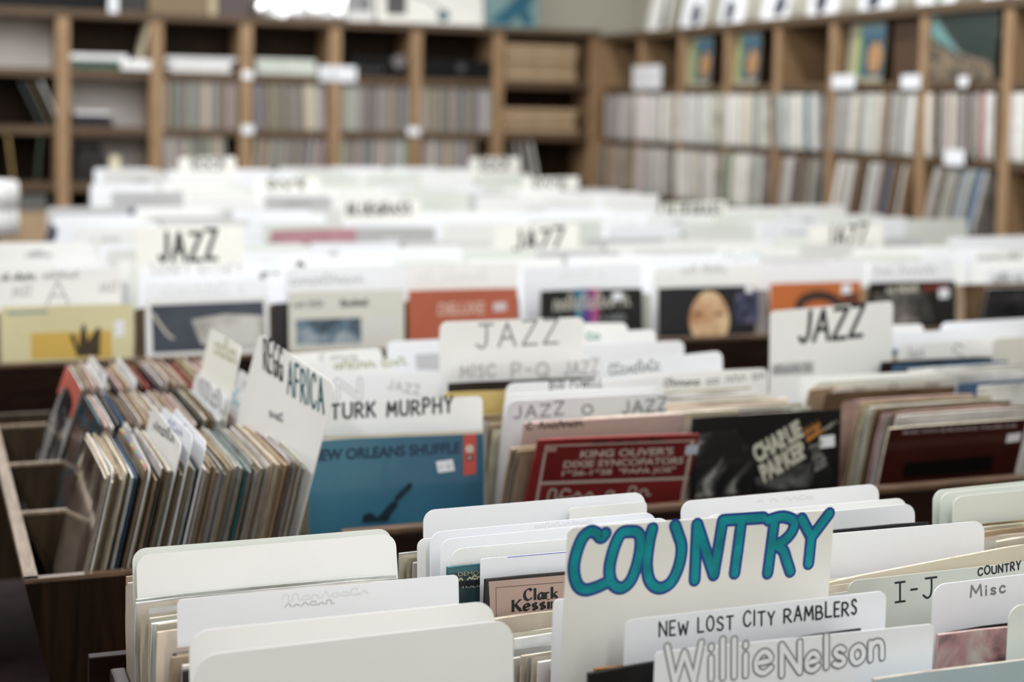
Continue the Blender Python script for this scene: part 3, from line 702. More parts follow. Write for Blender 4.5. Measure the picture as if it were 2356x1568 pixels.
patch(o, [(888, -20), (935, -20), (935, 34), (888, 34)], M('charcoal_print', (.09, .085, .085), .5), 'cover_print')
lettering(o, [('c', [(0, 1), (.45, .85), (.8, .45), (1, 0)])], 1, ((950, 34), (1020, 36), (950, -10)), .02, M('pale_grey_line', (.45, .44, .42), .6), 'drawn_line')
disc_pts = [(1020+14*math.cos(t), 36+14*math.sin(t)) for t in [2*math.pi*i/12 for i in range(12)]]
patch(o, disc_pts, INKDTEAL, 'drawn_dot', 0.00034)
o = top_album(1112, 1235, .40, 'teal picture with a dark blue figure standing on the shelving', M('teal_poster', (.20, .33, .33), .5, .1, 3))
patch(o, [(1120, 52), (1160, 20), (1200, -20), (1238, -20), (1215, 20), (1228, 58), (1205, 58), (1190, 36), (1170, 58)], M('petrol_blue_print', (.015, .11, .17), .5), 'cover_figure')
pz = 2.07
for k in range(8):
    ya = 9.3-.52*k-.06; 
    o = bpy.data.objects.new('display_album', FLAT[0].copy()); COL.objects.link(o); o.data.materials[0] = CARDW; o.color = (.6, .6, .6, 1)
    A = Vector((XR+.14, ya, pz+.31)); o.matrix_basis = frame_from(A, A+Vector((0, -S, 0)), 10, S)
    PN = ['first', 'second', 'third', 'fourth', 'fifth', 'sixth', 'seventh', 'eighth']
    tag(o, f'white cover with a dark motif on top of the side shelving, {PN[k]} from the corner', 'record', 'white covers displayed on the side shelving')
    d = random.Random(k); c = d.uniform(-.05, .05)
    pts = [(c+(.05+.03*d.random())*math.cos(t), .09+(.06+.03*d.random())*math.sin(t)) for t in [2*math.pi*i/12 for i in range(12)]]
    patch_local(o, pts, M('motif_blue_black', (.03, .035, .06), .5) if k != 5 else GRN, 'cover_motif')
o = bpy.data.objects.new('display_album', FLAT[0].copy()); COL.objects.link(o); o.data.materials[0] = CARDY; o.color = (.6, .6, .5, 1)
A = Vector((XR+.14, 9.75, pz+.31)); o.matrix_basis = frame_from(A, A+Vector((0, -S, 0)), 10, S); tag(o, 'ivory record cover with a dark standing shape, closest to the corner on the side shelving', 'record')
patch_local(o, [(.02, .02), (.13, .02), (.10, .3), (.05, .3)], M('grey_olive_print', (.10, .10, .09), .5), 'cover_figure')
# white rolls on a stand at the aisle end
st = empty('utility_stand', (-.17, 8.6, 0), 'dark stand holding two white rolls at the far aisle end', 'stand')
box('post', -.30, .10, 8.45, 8.75, 0, .76, DARKWOOD, st, .01)
for k, (py, lb) in enumerate(((447, 'white paper roll lying on top of another on the dark stand'), (510, 'white paper roll lying under another on the dark stand'))):
    p = atY(-5, py, 8.6); e = empty('paper_roll', (p.x, 8.6, p.z-.08), lb, 'paper roll')
    bm = bmesh.new(); bmesh.ops.create_cone(bm, cap_ends=True, segments=24, radius1=.08, radius2=.08, depth=.20); bmesh.ops.bevel(bm, geom=bm.edges[:], offset=.012, segments=2, affect='EDGES')
    bmesh.ops.rotate(bm, verts=bm.verts, matrix=Matrix.Rotation(math.pi/2, 3, 'Y')); bmesh.ops.translate(bm, verts=bm.verts, vec=(0, 0, .08)); bmesh_obj('roll', bm, WHITEPAPER, e, True)
    disc('core', (p.x+.102, 8.6, p.z), .03, .01, CARTON, e, 'X')

# ================================================================== record bins
def record_bin(label, X0, X1, Yf, Yb, zfl, zrail, zback=None, zside=None, left=True, yside=None):
    e = empty('record_bin', ((X0+X1)/2, (Yf+Yb)/2, 0), label, 'record bin'); zb = zback or zrail; zs = zside or zrail
    box('front_board', X0, X1, Yf-.018, Yf, zfl-.20, zrail-.012, DARKWOOD, e, .002)
    box('front_rail', X0, X1, Yf-.020, Yf+.002, zrail-.012, zrail, RIMX, e, .003)['label'] = 'worn brown rail'
    box('back_board', X0, X1, Yb, Yb+.018, zfl-.20, zb, DARKWOOD, e, .002)
    ys = yside or Yb
    if left: box('side_board', X0, X0+.018, Yf, ys, zfl-.20, zs, BOXWOOD, e, .003)
    box('side_board', X1-.018, X1, Yf, Yb, zfl-.20, zs, BOXWOOD, e, .003)
    box('bottom_board', X0+.018, X1-.018, Yf, Yb, zfl-.03, zfl-.002, DARKWOOD, e, 0)
    for x in (X0+.10, X1-.16):
        for y in (Yf+.06, Yb-.12): box('leg', x, x+.06, y, y+.06, 0, zfl-.03, DARKWOOD, e, .004)
    return e
record_bin('country record bin, the one closest to the camera', .203, 3.1, .95, 1.97, .63, .80, zback=.80, zside=.864, yside=1.75)
record_bin('jazz record bin behind the country bin', .625, 4.0, 2.33, 3.50, .63, .838, left=False)
record_bin('long dark bin of jazz records under the wall of pictures, third from the camera', -.25, 3.78, 3.85, 5.15, .685, .878)
record_bin('bin of bluegrass records in the aisle behind the jazz bins', .47, 4.25, 5.38, 6.45, .74, .92)
record_bin('rock record bin second from the back wall', .78, 3.62, 6.85, 7.75, .78, .96)
record_bin('rock record bin standing closest to the back wall', .90, 3.42, 8.02, 8.85, .83, 1.0)
# the end box with its records turned sideways
eb = empty('record_bin', (.38, 2.95, 0), 'brown plywood end box with records filed sideways to the aisle', 'record bin')
ZR = .80
hexa('side_board', [(.235, 2.332, .42), (.253, 2.332, .42), (.253, 3.62, .42), (.235, 3.62, .42)], [(.148, 2.332, ZR-.006), (.168, 2.332, ZR-.006), (.168, 3.62, ZR-.006), (.148, 3.62, ZR-.006)], BOXIN, eb)
hexa('side_rim', [(.147, 2.331, ZR-.006), (.169, 2.331, ZR-.006), (.169, 3.62, ZR-.006), (.147, 3.62, ZR-.006)], [(.148, 2.332, ZR), (.168, 2.332, ZR), (.168, 3.62, ZR), (.148, 3.62, ZR)], RIMWOOD, eb)['label'] = 'worn pale rim'
hexa('front_board', [(.235, 2.330, .42), (.624, 2.330, .42), (.624, 2.346, .42), (.235, 2.346, .42)], [(.148, 2.330, ZR-.006), (.624, 2.330, ZR-.006), (.624, 2.346, ZR-.006), (.148, 2.346, ZR-.006)], BOXWOOD, eb)
hexa('front_rim', [(.147, 2.329, ZR-.006), (.624, 2.329, ZR-.006), (.624, 2.347, ZR-.006), (.147, 2.347, ZR-.006)], [(.148, 2.330, ZR), (.624, 2.330, ZR), (.624, 2.346, ZR), (.148, 2.346, ZR)], RIMX, eb)['label'] = 'worn brown rim'
for y in (2.715, 3.09, 3.465):
    hexa('cross_board', [(.245, y-.006, .60), (.615, y-.006, .60), (.615, y+.006, .60), (.245, y+.006, .60)], [(.168, y-.006, ZR-.002), (.30, y-.006, ZR-.002), (.30, y+.006, ZR-.002), (.168, y+.006, ZR-.002)], BOXIN, eb)
    hexa('cross_rim', [(.168, y-.007, ZR-.002), (.30, y-.007, ZR-.002), (.30, y+.007, ZR-.002), (.168, y+.007, ZR-.002)], [(.168, y-.006, ZR+.003), (.30, y-.006, ZR+.003), (.30, y+.006, ZR+.003), (.168, y+.006, ZR+.003)], RIMWOOD, eb)
box('back_board', .16, .624, 3.605, 3.62, .42, .80, BOXIN, eb, .002)
box('bottom_board', .25, .622, 2.346, 3.605, .595, .632, BOXIN, eb, 0)
for y in (2.42, 3.5): box('leg', .30, .36, y, y+.06, 0, .595, DARKWOOD, eb, .003)
box('plinth', .28, .60, 2.40, 3.56, .05, .42, DARKWOOD, eb, .01)

# ---- records filed sideways
def side_slot(where, x0, x1, n, yn, yf, ztop, lean0, lean1, tints, wts, seed):
    rnd = random.Random(seed); out = []
    for i in range(n):
        u = i/(n-1); x = x0+(x1-x0)*u+rnd.uniform(-.0006, .0006); lean = lean0+(lean1-lean0)*min(1, u*2.2)
        tn = rnd.choices(tints, wts)[0]; z = ztop+rnd.choice((0, 0, -.004, -.009, .002))+rnd.uniform(-.004, .001); dy = rnd.uniform(-.009, .009)
        lab = f'{tn}-edged record sleeve filed sideways {where}'
        out.append(sleeve(lab, Vector((x, yf+dy, z)), Vector((x, yn+dy, z)), tn, lean, lab, rnd))
    return out
TW = (['tan', 'brown', 'cream', 'white', 'grey', 'black', 'blue', 'pink', 'red', 'teal', 'yellow'], [9, 4, 11, 8, 5, 4, .7, .6, .5, .4, .3])
s1 = side_slot('in the front row of the plywood end box', .266, .572, 62, 2.360, 2.675, .945, 12.5, 12.5, *TW, 21)
s2 = side_slot('in the middle row of the plywood end box', .300, .598, 30, 2.735, 3.05, .945, 14, 12.5, ['cream', 'tan', 'white', 'black', 'blue', 'brown', 'pink', 'teal'], [9, 4, 5, 3, 2, 2, 1, 1], 22)
s3 = side_slot('in the rear row of the plywood end box', .306, .605, 24, 3.11, 3.425, .945, 18, 12.5, ['cream', 'tan', 'white', 'pink', 'black', 'red', 'brown'], [9, 4, 5, 2, 2, 1, 2], 23)
# the fronts one can see
def recover(o, face, label, tint=None):
    o.data = o.data.copy(); o.data.materials[0] = face
    o['label'] = label
    if 'group' in o: del o['group']
    if tint: o.color = (*TINTS[tint], 1)
recover(s1[0], photo_print('wrapped_brown_cover', [(.38, (.05, .035, .03)), (.5, (.20, .15, .12)), (.62, (.34, .28, .22))], 7, 4, .12, .8, 2.2), 'brown wrapped record at the open front of the sideways row, face to the box rim', 'cream')
patch_local(s1[0], [(.08, .10), (.10, .10), (.10, .15), (.08, .15)], STICK, 'price_sticker')
recover(s2[0], photo_print('teal_red_cover', [(.36, (.02, .04, .05)), (.48, (.03, .12, .15)), (.57, (.16, .04, .03)), (.68, (.06, .18, .20))], 16, 5, .2, .5, 4.4), 'teal and dark red cover facing out of the middle sideways row', 'teal')
recover(s3[0], photo_print('black_white_cover', [(.40, (.012, .012, .014)), (.50, (.05, .05, .055)), (.58, (.50, .50, .50)), (.72, (.62, .61, .60))], 9, 5, .2, .5, 6.1), 'black and white cover with a red band facing out of the rear sideways row', 'white')
patch_local(s3[0], [(-.157, .25), (.157, .25), (.157, .312), (-.157, .312)], M('vermilion_print', (.52, .085, .06), .4, .2, 14), 'cover_band')
for i, lb in ((12, 'record with a rainbow striped edge in the front sideways row'),):
    o = s1[i]; o.data = o.data.copy(); 
    for q in range(12):
        bm = bmesh.new(); a = -.15+.025*q
        vs = [bm.verts.new(p) for p in ((a, .0001, .3156), (a+.022, .0001, .3156), (a+.022, .0034, .3156), (a, .0034, .3156))]; bm.faces.new(vs)
        bmesh_obj('edge_stripe', bm, [YEL, M('edge_red', (.5, .06, .04), .5), M('edge_green', (.04, .25, .08), .5), M('edge_blue', (.03, .08, .3), .5), M('edge_violet', (.12, .03, .2), .5)][q % 5] if q < 5 else [YEL, bpy.data.materials['edge_red'], bpy.data.materials['edge_green'], bpy.data.materials['edge_blue'], bpy.data.materials['edge_violet']][q % 5], o)
    o['label'] = lb; del o['group']
# sideways divider cards
def side_card(label, pf, pn, yf, yn, mat=CARD, lean=12.5, zb=.66, group=None, r=.02, fixw=True):
    A = atY(*pf, yf); B = atY(*pn, yn)
    if fixw: A.x = B.x = (A.x+B.x)/2
    h = round((min(A.z, B.z)-zb)/math.cos(math.radians(lean)), 3)
    o = bpy.data.objects.new('divider_card', card_mesh(round((B-A).length, 3), h, .0012, r).copy()); COL.objects.link(o); o.data.materials.append(mat)
    o.matrix_basis = frame_from(A, B, lean, h); return tag(o, label, 'divider', group)
o = side_card('pale card with black writing among the sideways records, in front of two blank blue-white ones', (342, 928), (427, 1022), 2.672, 2.357); scrawl(o, 7, 352, 985, 402, 1020, 960, .004, INKB, 1)
o = side_card('second of three pale cards close together in the front sideways row', (372, 932), (446, 1003), 2.672, 2.357, CARDW); scrawl(o, 5, 388, 985, 428, 1010, 965, .003, INKBLUE, 2)
o = side_card('third of three pale cards close together in the front sideways row', (397, 935), (480, 1018), 2.672, 2.357, CARDW); scrawl(o, 5, 408, 985, 446, 1008, 966, .003, INKG, 3)
o = side_card('low grey card with faint writing between rainbow and black edged sideways records', (277, 965), (356, 1078), 2.672, 2.357, CARD, zb=.66); scrawl(o, 6, 282, 992, 305, 1012, 968, .006, INKP, 4)
o = side_card('low white card close to the brown wrapped record', (203, 1003), (268, 1078), 2.672, 2.357, CARD); scrawl(o, 4, 205, 1030, 222, 1048, 1012, .005, INKP, 5)
o = side_card('card with grey block letters in the middle sideways row', (446, 856), (525, 912), 3.05, 2.735, CARDW); scrawl(o, 5, 455, 905, 512, 950, 862, .005, INKG, 6)
o = side_card('card with pale blue letters in the middle sideways row', (490, 862), (563, 908), 3.05, 2.735, CARDW); scrawl(o, 6, 498, 905, 552, 935, 868, .006, INKSKY, 7)
o = side_card('card with dark letters in the middle sideways row beside the pale blue lettered one', (553, 847), (622, 903), 3.05, 2.735, CARDW); scrawl(o, 5, 560, 890, 600, 918, 862, .004, INKG, 8)
o = side_card('tall ivory sign with olive letters rising from the middle sideways row', (484, 755), (556, 800), 3.05, 2.735, CARDY); scrawl(o, 6, 494, 812, 545, 838, 768, .005, INKOL, 9)
o = side_card('white card with grey writing at the head of the rear sideways row', (196, 815), (256, 862), 3.425, 3.11, CARDW); scrawl(o, 7, 200, 868, 240, 895, 825, .004, INKP, 10)
o = side_card('blank-looking white card leaning in the rear sideways row', (258, 817), (326, 874), 3.425, 3.11, CARDW); scrawl(o, 3, 274, 845, 296, 860, 835, .003, INKP, 11)
o = side_card('tall white sign with black block letters and teal-black ones closing the sideways row', (596, 765), (773, 886), 2.685, 2.352, CARD, lean=12, zb=.637, r=.02, fixw=False)
o['label'] = 'tall white sign reading REGG AFRICA closing the sideways row'
write(o, 'REGG', 607, 846, 650, 876, 774, .0062, INKB, gap=.3, label='black marker letters')
write(o, 'AFRICA', 662, 904, 745, 950, 832, .0062, INKDTEAL, gap=.3, label='teal-black marker letters')
scrawl(o, 4, 620, 955, 652, 970, 938, .004, INKG, 12)

# ================================================================== jazz bin (second row)
def slab(label, pxr_or_l, Y, side, tint, face=None, lean=0, group=None, seed=0, roll=None):
    """a front record located by one visible top corner"""
    P = atY(*pxr_or_l, Y)
    A = P if side == 'l' else P-Vector((S, 0, 0)); B = A+Vector((S, 0, 0))
    return sleeve(label, A, B, tint, lean, group, random.Random(seed), face=face)
NB = photo_print('blue_cover', [(.30, (.020, .085, .145)), (.5, (.028, .12, .195)), (.72, (.055, .19, .27))], 2.4, 6, .3, .35, .4, .3)
no = slab('blue album cover with a trombone silhouette under the Turk Murphy card', (1112, 990), 2.52, 'r', 'cream', NB, 5)
patch(no, [(735, 1011), (1112, 997), (1111, 989), (735, 1003)], M('cream_border', (.58, .53, .42), .5, .1, 20), 'cover_border')
printed(no, 'NEW ORLEANS SHUFFLE', 712, 1062, 1058, 1042, 1035, M('navy_type', (.012, .035, .075), .4), .035, xt=713)
patch(no, [(1003, 1061), (1041, 1056), (1046, 1082), (1008, 1087)], STICK, 'price_sticker', 0.00034); scrawl(no, 5, 1012, 1078, 1038, 1075, 1066, .0016, INKST, 1, lift=0.00046)
patch(no, [(1066, 1000), (1095, 997), (1095, 1089), (1066, 1093)], M('label_red', (.50, .075, .055), .4), 'label_strip', 0.00034)
for py, r in ((1032, 10), (1052, 8)):
    patch(no, [(1080+r*math.cos(t), py+r*math.sin(t)) for t in [2*math.pi*i/14 for i in range(14)]], M('label_cream', (.55, .47, .38), .4) if r == 10 else INKB, 'label_emblem', 0.00049)
patch(no, [(1080+4*math.cos(t), 1052+4*math.sin(t)) for t in [2*math.pi*i/10 for i in range(10)]], bpy.data.materials['label_cream'], 'label_emblem', 0.00061)
SIL = M('silhouette_navy', (.008, .018, .03), .4)
lettering(no, [('c', [(0, 0), (.5, .5), (.93, .86), (1, 1), (.94, 1.03), (.84, .93), (.45, .6)])], 1, ((880, 1186), (945, 1180), (880, 1120)), .0045, SIL, 'trombone_slide')
patch(no, [(833, 1200), (836, 1183), (852, 1178), (868, 1190), (884, 1172), (900, 1155), (912, 1150), (915, 1162), (900, 1180), (892, 1198)], SIL, 'silhouette_hand', 0.00046)
# fronts of the other jazz slots
MAR = M('maroon_print', (.20, .022, .022), .3, .12, 12, .4, .3)
ko = sleeve('maroon dixie album with cream frame tipped forward over the rail', atY(1238, 1011, 2.372), atY(1621, 997, 2.385), 'red', -19, None, random.Random(3), face=MAR)
CRM = M('faded_cream_print', (.50, .42, .36), .4, .1, 20)
def kq(u, v):                                        # point on that cover as fractions of its visible part
    a, b = Vector((1238, 1011)), Vector((1621, 997)); d = Vector((-25, 137)); p = a+(b-a)*u+d*v; return (p.x, p.y)
def band(u0, v0, u1, v1, m=CRM, l=.00024, o=ko): return patch(o, [kq(u0, v0), kq(u1, v0), kq(u1, v1), kq(u0, v1)], m, 'frame_band', l)
band(.05, .10, .95, .125); band(.05, .10, .066, 1.5); band(.925, .10, .945, 1.5); band(.05, .71, .95, .76)
band(.066, .125, .925, .71, M('deep_maroon', (.15, .014, .016), .35), .0004)
def kt(s, u0, v0, u1, v1, m, bold): 
    a, b, c = kq(u0, v1), kq(u1, v1), kq(u0, v0); printed(ko, s, a[0], a[1], b[0], b[1], c[1], m, bold, xt=c[0], lift=0.00034)
kt("RECORDED IN CHICAGO", .30, .045, .72, .09, INKB, .02) if False else scrawl(ko, 18, *kq(.33, .09), *kq(.75, .09), kq(.33, .05)[1], .0018, INKB, 4, lift=0.00034)
kt("KING OLIVER'S", .27, .20, .83, .33, CRM, .03); kt('DIXIE SYNCOPATORS', .18, .37, .90, .49, CRM, .03); kt('1926-1928  "PAPA JOE"', .18, .53, .86, .65, CRM, .03)
patch(ko, [kq(.05, .135), kq(.12, .135), kq(.12, .2), kq(.05, .2)], M('tan_print', (.42, .28, .2), .4), 'cover_stamp', 0.00027)
patch(ko, [kq(.9, .18), kq(.975, .17), kq(.975, .33), kq(.9, .34)], M('pale_blue_sticker', (.55, .58, .66), .5), 'price_sticker', 0.00046)
lettering(ko, scribble(9, random.Random(5))[0], 5, (kq(.12, 1.0), kq(.8, 1.0), kq(.12, .84)), .004, CRM, 'cover_script')
CPH = photo_print('jazz_portrait', [(.46, (.010, .010, .010)), (.54, (.05, .05, .05)), (.60, (.24, .24, .22)), (.70, (.36, .35, .33))], 9, 5, .28, .4, 9.3, 1.4)
BLK = M('black_print', (.008, .0075, .007), .35, .2, 10, .3, .05)
cp = slab('black saxophonist album with slanting cream lettering beside the maroon album', (1936, 940), 2.45, 'r', 'black', BLK, 0)
patch(cp, [(1600, 1000), (1690, 985), (1735, 1040), (1730, 1130), (1600, 1145)], CPH, 'cover_photo')
patch(cp, [(1730, 1100), (1900, 1050), (1925, 1110), (1740, 1135)], photo_print('dark_photo', [(.5, (.012, .012, .012)), (.64, (.10, .10, .10)), (.74, (.30, .29, .27))], 14, 5, .3, .4, 2.0, 1.0), 'cover_photo')
CRT = M('cream_type', (.52, .50, .41), .4)
patch(cp, [(1722, 1026), (1840, 957), (1866, 1048), (1756, 1114)], M('ink_black_block', (.006, .006, .006), .5), 'lettering_block', 0.00023)
printed(cp, 'CHARLIE', 1742, 1067, 1850, 1003, 1027, CRT, .055, xt=1727)
printed(cp, 'PARKER', 1758, 1111, 1862, 1047, 1071, CRT, .055, xt=1744)
patch(cp, [(1848, 985), (1884, 968), (1893, 992), (1857, 1017)], M('orange_type_block', (.48, .20, .045), .4), 'lettering_block', 0.00023)
scrawl(cp, 5, 1856, 1006, 1889, 985, 992, .003, M('dark_type', (.05, .03, .02), .4), 3, lift=0.00034); scrawl(cp, 5, 1852, 992, 1884, 972, 980, .0025, bpy.data.materials['dark_type'], 6, lift=0.00034)
printed(cp, 'PART 1', 1896, 992, 1926, 973, 984, CRT, .01, xt=1893, lift=0.00030)
patch(cp, [(1885, 1003), (1919, 999), (1920, 1026), (1886, 1030)], STICK, 'price_sticker', 0.00034)
for q in range(5): scrawl(cp, 6, 1862+q*3, 1032+q*13, 1893+q*2, 1020+q*12, 1022+q*13, .0018, M('grey_type', (.26, .25, .23), .4), q, lift=0.00027)
MRN = M('dark_maroon_cover', (.042, .009, .007), .28, .2, 7, .4, .4)
mu = sleeve('dark maroon album lettered music with musicians, tipped forward at the frame edge', atY(2046, 985, 2.372), atY(2356, 963, 2.372), 'cream', -15, None, random.Random(4), face=MRN)
printed(mu, 'MUSIC WITH 58 MUSICIANS, VOLUME ONE', 2078, 1000, 2338, 983, 991, M('grey_lilac_type', (.46, .40, .40), .4), .012)
patch(mu, [(2318, 998), (2350, 994), (2345, 1014), (2314, 1018)], STICK, 'price_sticker', 0.00030)
patch(mu, [(2082, 1064), (2288, 1046), (2280, 1084), (2076, 1098)], M('black_title_panel', (.006, .005, .005), .3), 'title_panel')
# records filed behind them
slot('directly behind the maroon album in the jazz bin', .955, lin(2.396, 2.446, 7), .926, ['tan', 'brown', 'black', 'cream', 'blue'], -19, .004, seed=31, wts=[5, 3, 2, 2, 1])
slot('behind the pink and cream records in the jazz bin', .965, lin(2.565, 2.605, 4)+lin(2.64, 2.69, 4), .935, ['black', 'tan', 'brown', 'cream', 'grey', 'blue'], -10, .008, seed=37, wts=[2, 4, 4, 3, 2, 1])
slot('behind the black saxophonist album in the jazz bin', 1.275, lin(2.475, 2.86, 15), .955, ['cream', 'white', 'tan', 'pink'], 0, .004, seed=32, wts=[7, 5, 1, .7])
slot('behind the dark maroon album in the jazz bin', 1.700, lin(2.384, 2.50, 9)+[2.56, 2.62, 2.68], .952, ['cream', 'tan', 'white', 'teal', 'pink', 'brown'], -14, .003, seed=33, wts=[5, 4, 3, 1.2, 1, 2])
slot('at the frame end of the jazz bin', 2.01, lin(2.55, 3.0, 9), .965, ['cream', 'blue', 'white', 'black', 'teal'], -4, .008, seed=34, wts=[3, 3, 3, 2, 1])
slot('behind the Turk Murphy card', .66, lin(2.60, 2.78, 3), .945, ['cream', 'tan', 'grey'], 4, .006, seed=35)
sleeve('black record with a pale sticker standing below the MISC P-Q card', atY(1030, 880, 2.80), atY(1345, 868, 2.80), 'black', 0, None, random.Random(1))
sleeve('yellowish record standing below the black one in the jazz bin', atY(1022, 902, 2.72), atY(1340, 890, 2.72), 'yellow', 0, None, random.Random(1))
pk = slab('pink record with black writing on it rising behind the maroon album', (1206, 973), 2.462, 'l', 'pink', M('pink_paper', (.58, .44, .42), .5), -19); scrawl(pk, 9, 1212, 988, 1342, 978, 972, .003, INKB, 7)
yo = slab('cream record with an orange streak rising behind the pink one', (1345, 962), 2.472, 'l', 'cream', M('cream_paper', (.60, .54, .38), .5), -18)
patch(yo, [(1350, 972), (1352, 965), (1410, 957), (1395, 963)], ORG, 'cover_streak')
slab('black record rising behind the cream and orange one', (1478, 960), 2.482, 'l', 'black', BLK, -17)
# divider cards of the jazz bin
ZB2 = .632
def jc(label, pl, pr, Y, mat=CARD, lean=0, **k): return card(label, pl, pr, Y, ZB2, mat, lean, **k)
o = jc('white card reading TURK MURPHY above the blue album', (700, 931), (1110, 910), 2.575, lean=5, r=.01, w=-.315); write(o, 'TURK MURPHY', 762, 962, 1040, 948, 928, .0048, INKB, gap=.34, jit=.08)
o = jc('white card with a big outlined N and JAZZ behind the Turk Murphy card', (690, 872), (1018, 853), 2.83, CARDW, 4, w=-.315); write(o, 'N', 775, 918, 828, 915, 872, .011, INKP); write(o, 'N', 775, 918, 828, 915, 872, .006, CARDW, lift=0.00061); write(o, 'JAZZ', 893, 892, 965, 908, 872, .0032, INKP, gap=.3)
o = jc('white card with pale writing two rows behind the big N card', (590, 818), (880, 800), 3.10); scrawl(o, 8, 735, 830, 835, 824, 815, .004, INKP, 13)
o = jc('white card with olive dots of writing behind the big N card', (600, 838), (905, 822), 2.98); scrawl(o, 9, 770, 848, 935, 838, 832, .004, INKOL, 14)
o = jc('white card with a grey print standing behind the thin-lettered JAZZ sign', (890, 785), (1200, 772), 3.16, CARDW); patch(o, [(955, 815), (1012, 812), (1012, 852), (958, 850)], M('pale_grey_print', (.55, .55, .56), .5), 'printed_label')
o = jc('tall white sign reading JAZZ in thin grey marker', (1012, 740), (1345, 729), 2.88, CARD); write(o, '2AZZ', 1096, 800, 1283, 788, 745, .0048, INKG, gap=.3, jit=.05)
o = jc('card reading MISC P-Q JAZZ in grey outlined letters', (1040, 838), (1375, 826), 2.845, CARD, lean=0)
for tx, a, b, yb, yb2, yt in (('MISC', 1060, 1138, 868, 866, 842), ('P-Q', 1178, 1262, 868, 866, 835), ('JAZZ', 1298, 1375, 862, 858, 832)): write(o, tx, a, yb, b, yb2, yt, .0055, INKP, gap=.3)
o = jc('white card reading BUD POWELL', (1165, 882), (1523, 866), 2.62, CARDW, -8); write(o, 'BUD POWELL', 1265, 894, 1385, 888, 874, .0022, INKB, gap=.34, jit=.15)
o = jc('blank white card directly behind the JAZZ O JAZZ card', (1162, 907), (1532, 890), 2.535, CARD, -11)
o = jc('white card reading JAZZ O JAZZ', (1170, 921), (1537, 902), 2.505, CARDW, -13); write(o, 'JAZZ', 1182, 962, 1296, 953, 934, .0036, INKG, gap=.3); write(o, 'O', 1340, 952, 1363, 951, 930, .0036, INKG); write(o, 'JAZZ', 1432, 950, 1532, 943, 922, .0036, INKG, gap=.3)
jc('small white card peeking out behind the thin-lettered JAZZ sign', (1130, 745), (1445, 742), 3.12); o = jc('white card with a green mark behind the thin-lettered JAZZ sign', (1195, 772), (1510, 757), 3.05); scrawl(o, 2, 1350, 782, 1382, 778, 766, .005, M('green_ink', (.25, .42, .32), .5), 15)
jc('wide white card standing before two more at the back of the jazz bin', (1265, 795), (1575, 783), 2.98, CARDW)
o = jc('white card with dark scrawled writing beside the MISC P-Q card', (1385, 836), (1662, 806), 2.80, CARDW); scrawl(o, 9, 1402, 862, 1520, 850, 836, .0035, INKG, 16)
o = jc('white card with two scrawled names between the JAZZ signs', (1450, 862), (1768, 846), 2.74, CARD); scrawl(o, 7, 1528, 888, 1612, 884, 872, .003, INKB, 17); scrawl(o, 9, 1626, 884, 1762, 868, 864, .003, INKG, 18)
o = jc('tall ivory sign reading JAZZ in heavy black letters above the saxophonist album', (1772, 716), (2055, 692), 2.90, CARD, lean=-2, r=.012)
write(o, 'JAZZ', 1838, 786, 1982, 772, 716, .0105, INKB, gap=.22, jit=.03, shear=6); patch(o, [(1775, 838), (1872, 830), (1872, 858), (1776, 864)], M('printed_grey_label', (.50, .50, .49), .6), 'paper_label'); scrawl(o, 10, 1780, 858, 1868, 852, 840, .003, INKG, 19, lift=0.00046)
jc('narrow white tab card beside the heavy-lettered JAZZ sign', (1850, 752), (2126, 745), 3.15); jc('white card behind the one reading Jazz S', (2165, 742), (2470, 726), 3.10, CARDW)
jc('grey-white card behind the tan one at the frame edge', (2040, 765), (2340, 752), 3.02, CARDW)
o = jc('white card reading Jazz S Jazz', (2066, 792), (2362, 772), 2.92, CARD); write(o, 'Jazz', 2086, 824, 2126, 819, 800, .0025, INKG, gap=.2); write(o, 'S', 2190, 838, 2218, 835, 798, .003, INKG); write(o, 'Jazz', 2293, 822, 2325, 840, 803, .0028, INKB, gap=.2)
sleeve('black record standing below the Jazz S card', atY(2062, 850, 2.78), atY(2362, 832, 2.78), 'black', 0, None, random.Random(2))
jc('tan card with a torn edge at the frame edge of the jazz bin', (2285, 778), (2560, 765), 2.86, CARDR)
jc('blank beige card behind the Jazz R card', (1862, 880), (2190, 858), 2.70, CARDG, lean=-8, r=.03); jc('blank pale card two behind the Jazz R card', (1840, 868), (2160, 852), 2.75, CARD)
o = jc('beige card reading Jazz R Jazz', (1914, 892), (2211, 866), 2.66, CARDR, lean=-10, r=.022); write(o, 'Jazz', 1962, 903, 1990, 900, 888, .002, INKG, gap=.2); write(o, 'R', 2048, 904, 2068, 902, 882, .0025, INKG); write(o, 'Jazz', 2126, 890, 2160, 886, 876, .002, INKG, gap=.2)

# ================================================================== country bin (first row)
Z1 = .632
def cc(label, pl, pr, Y, mat=CARDW, lean=5, **k): return card(label, pl, pr, Y, Z1, mat, lean, **k)
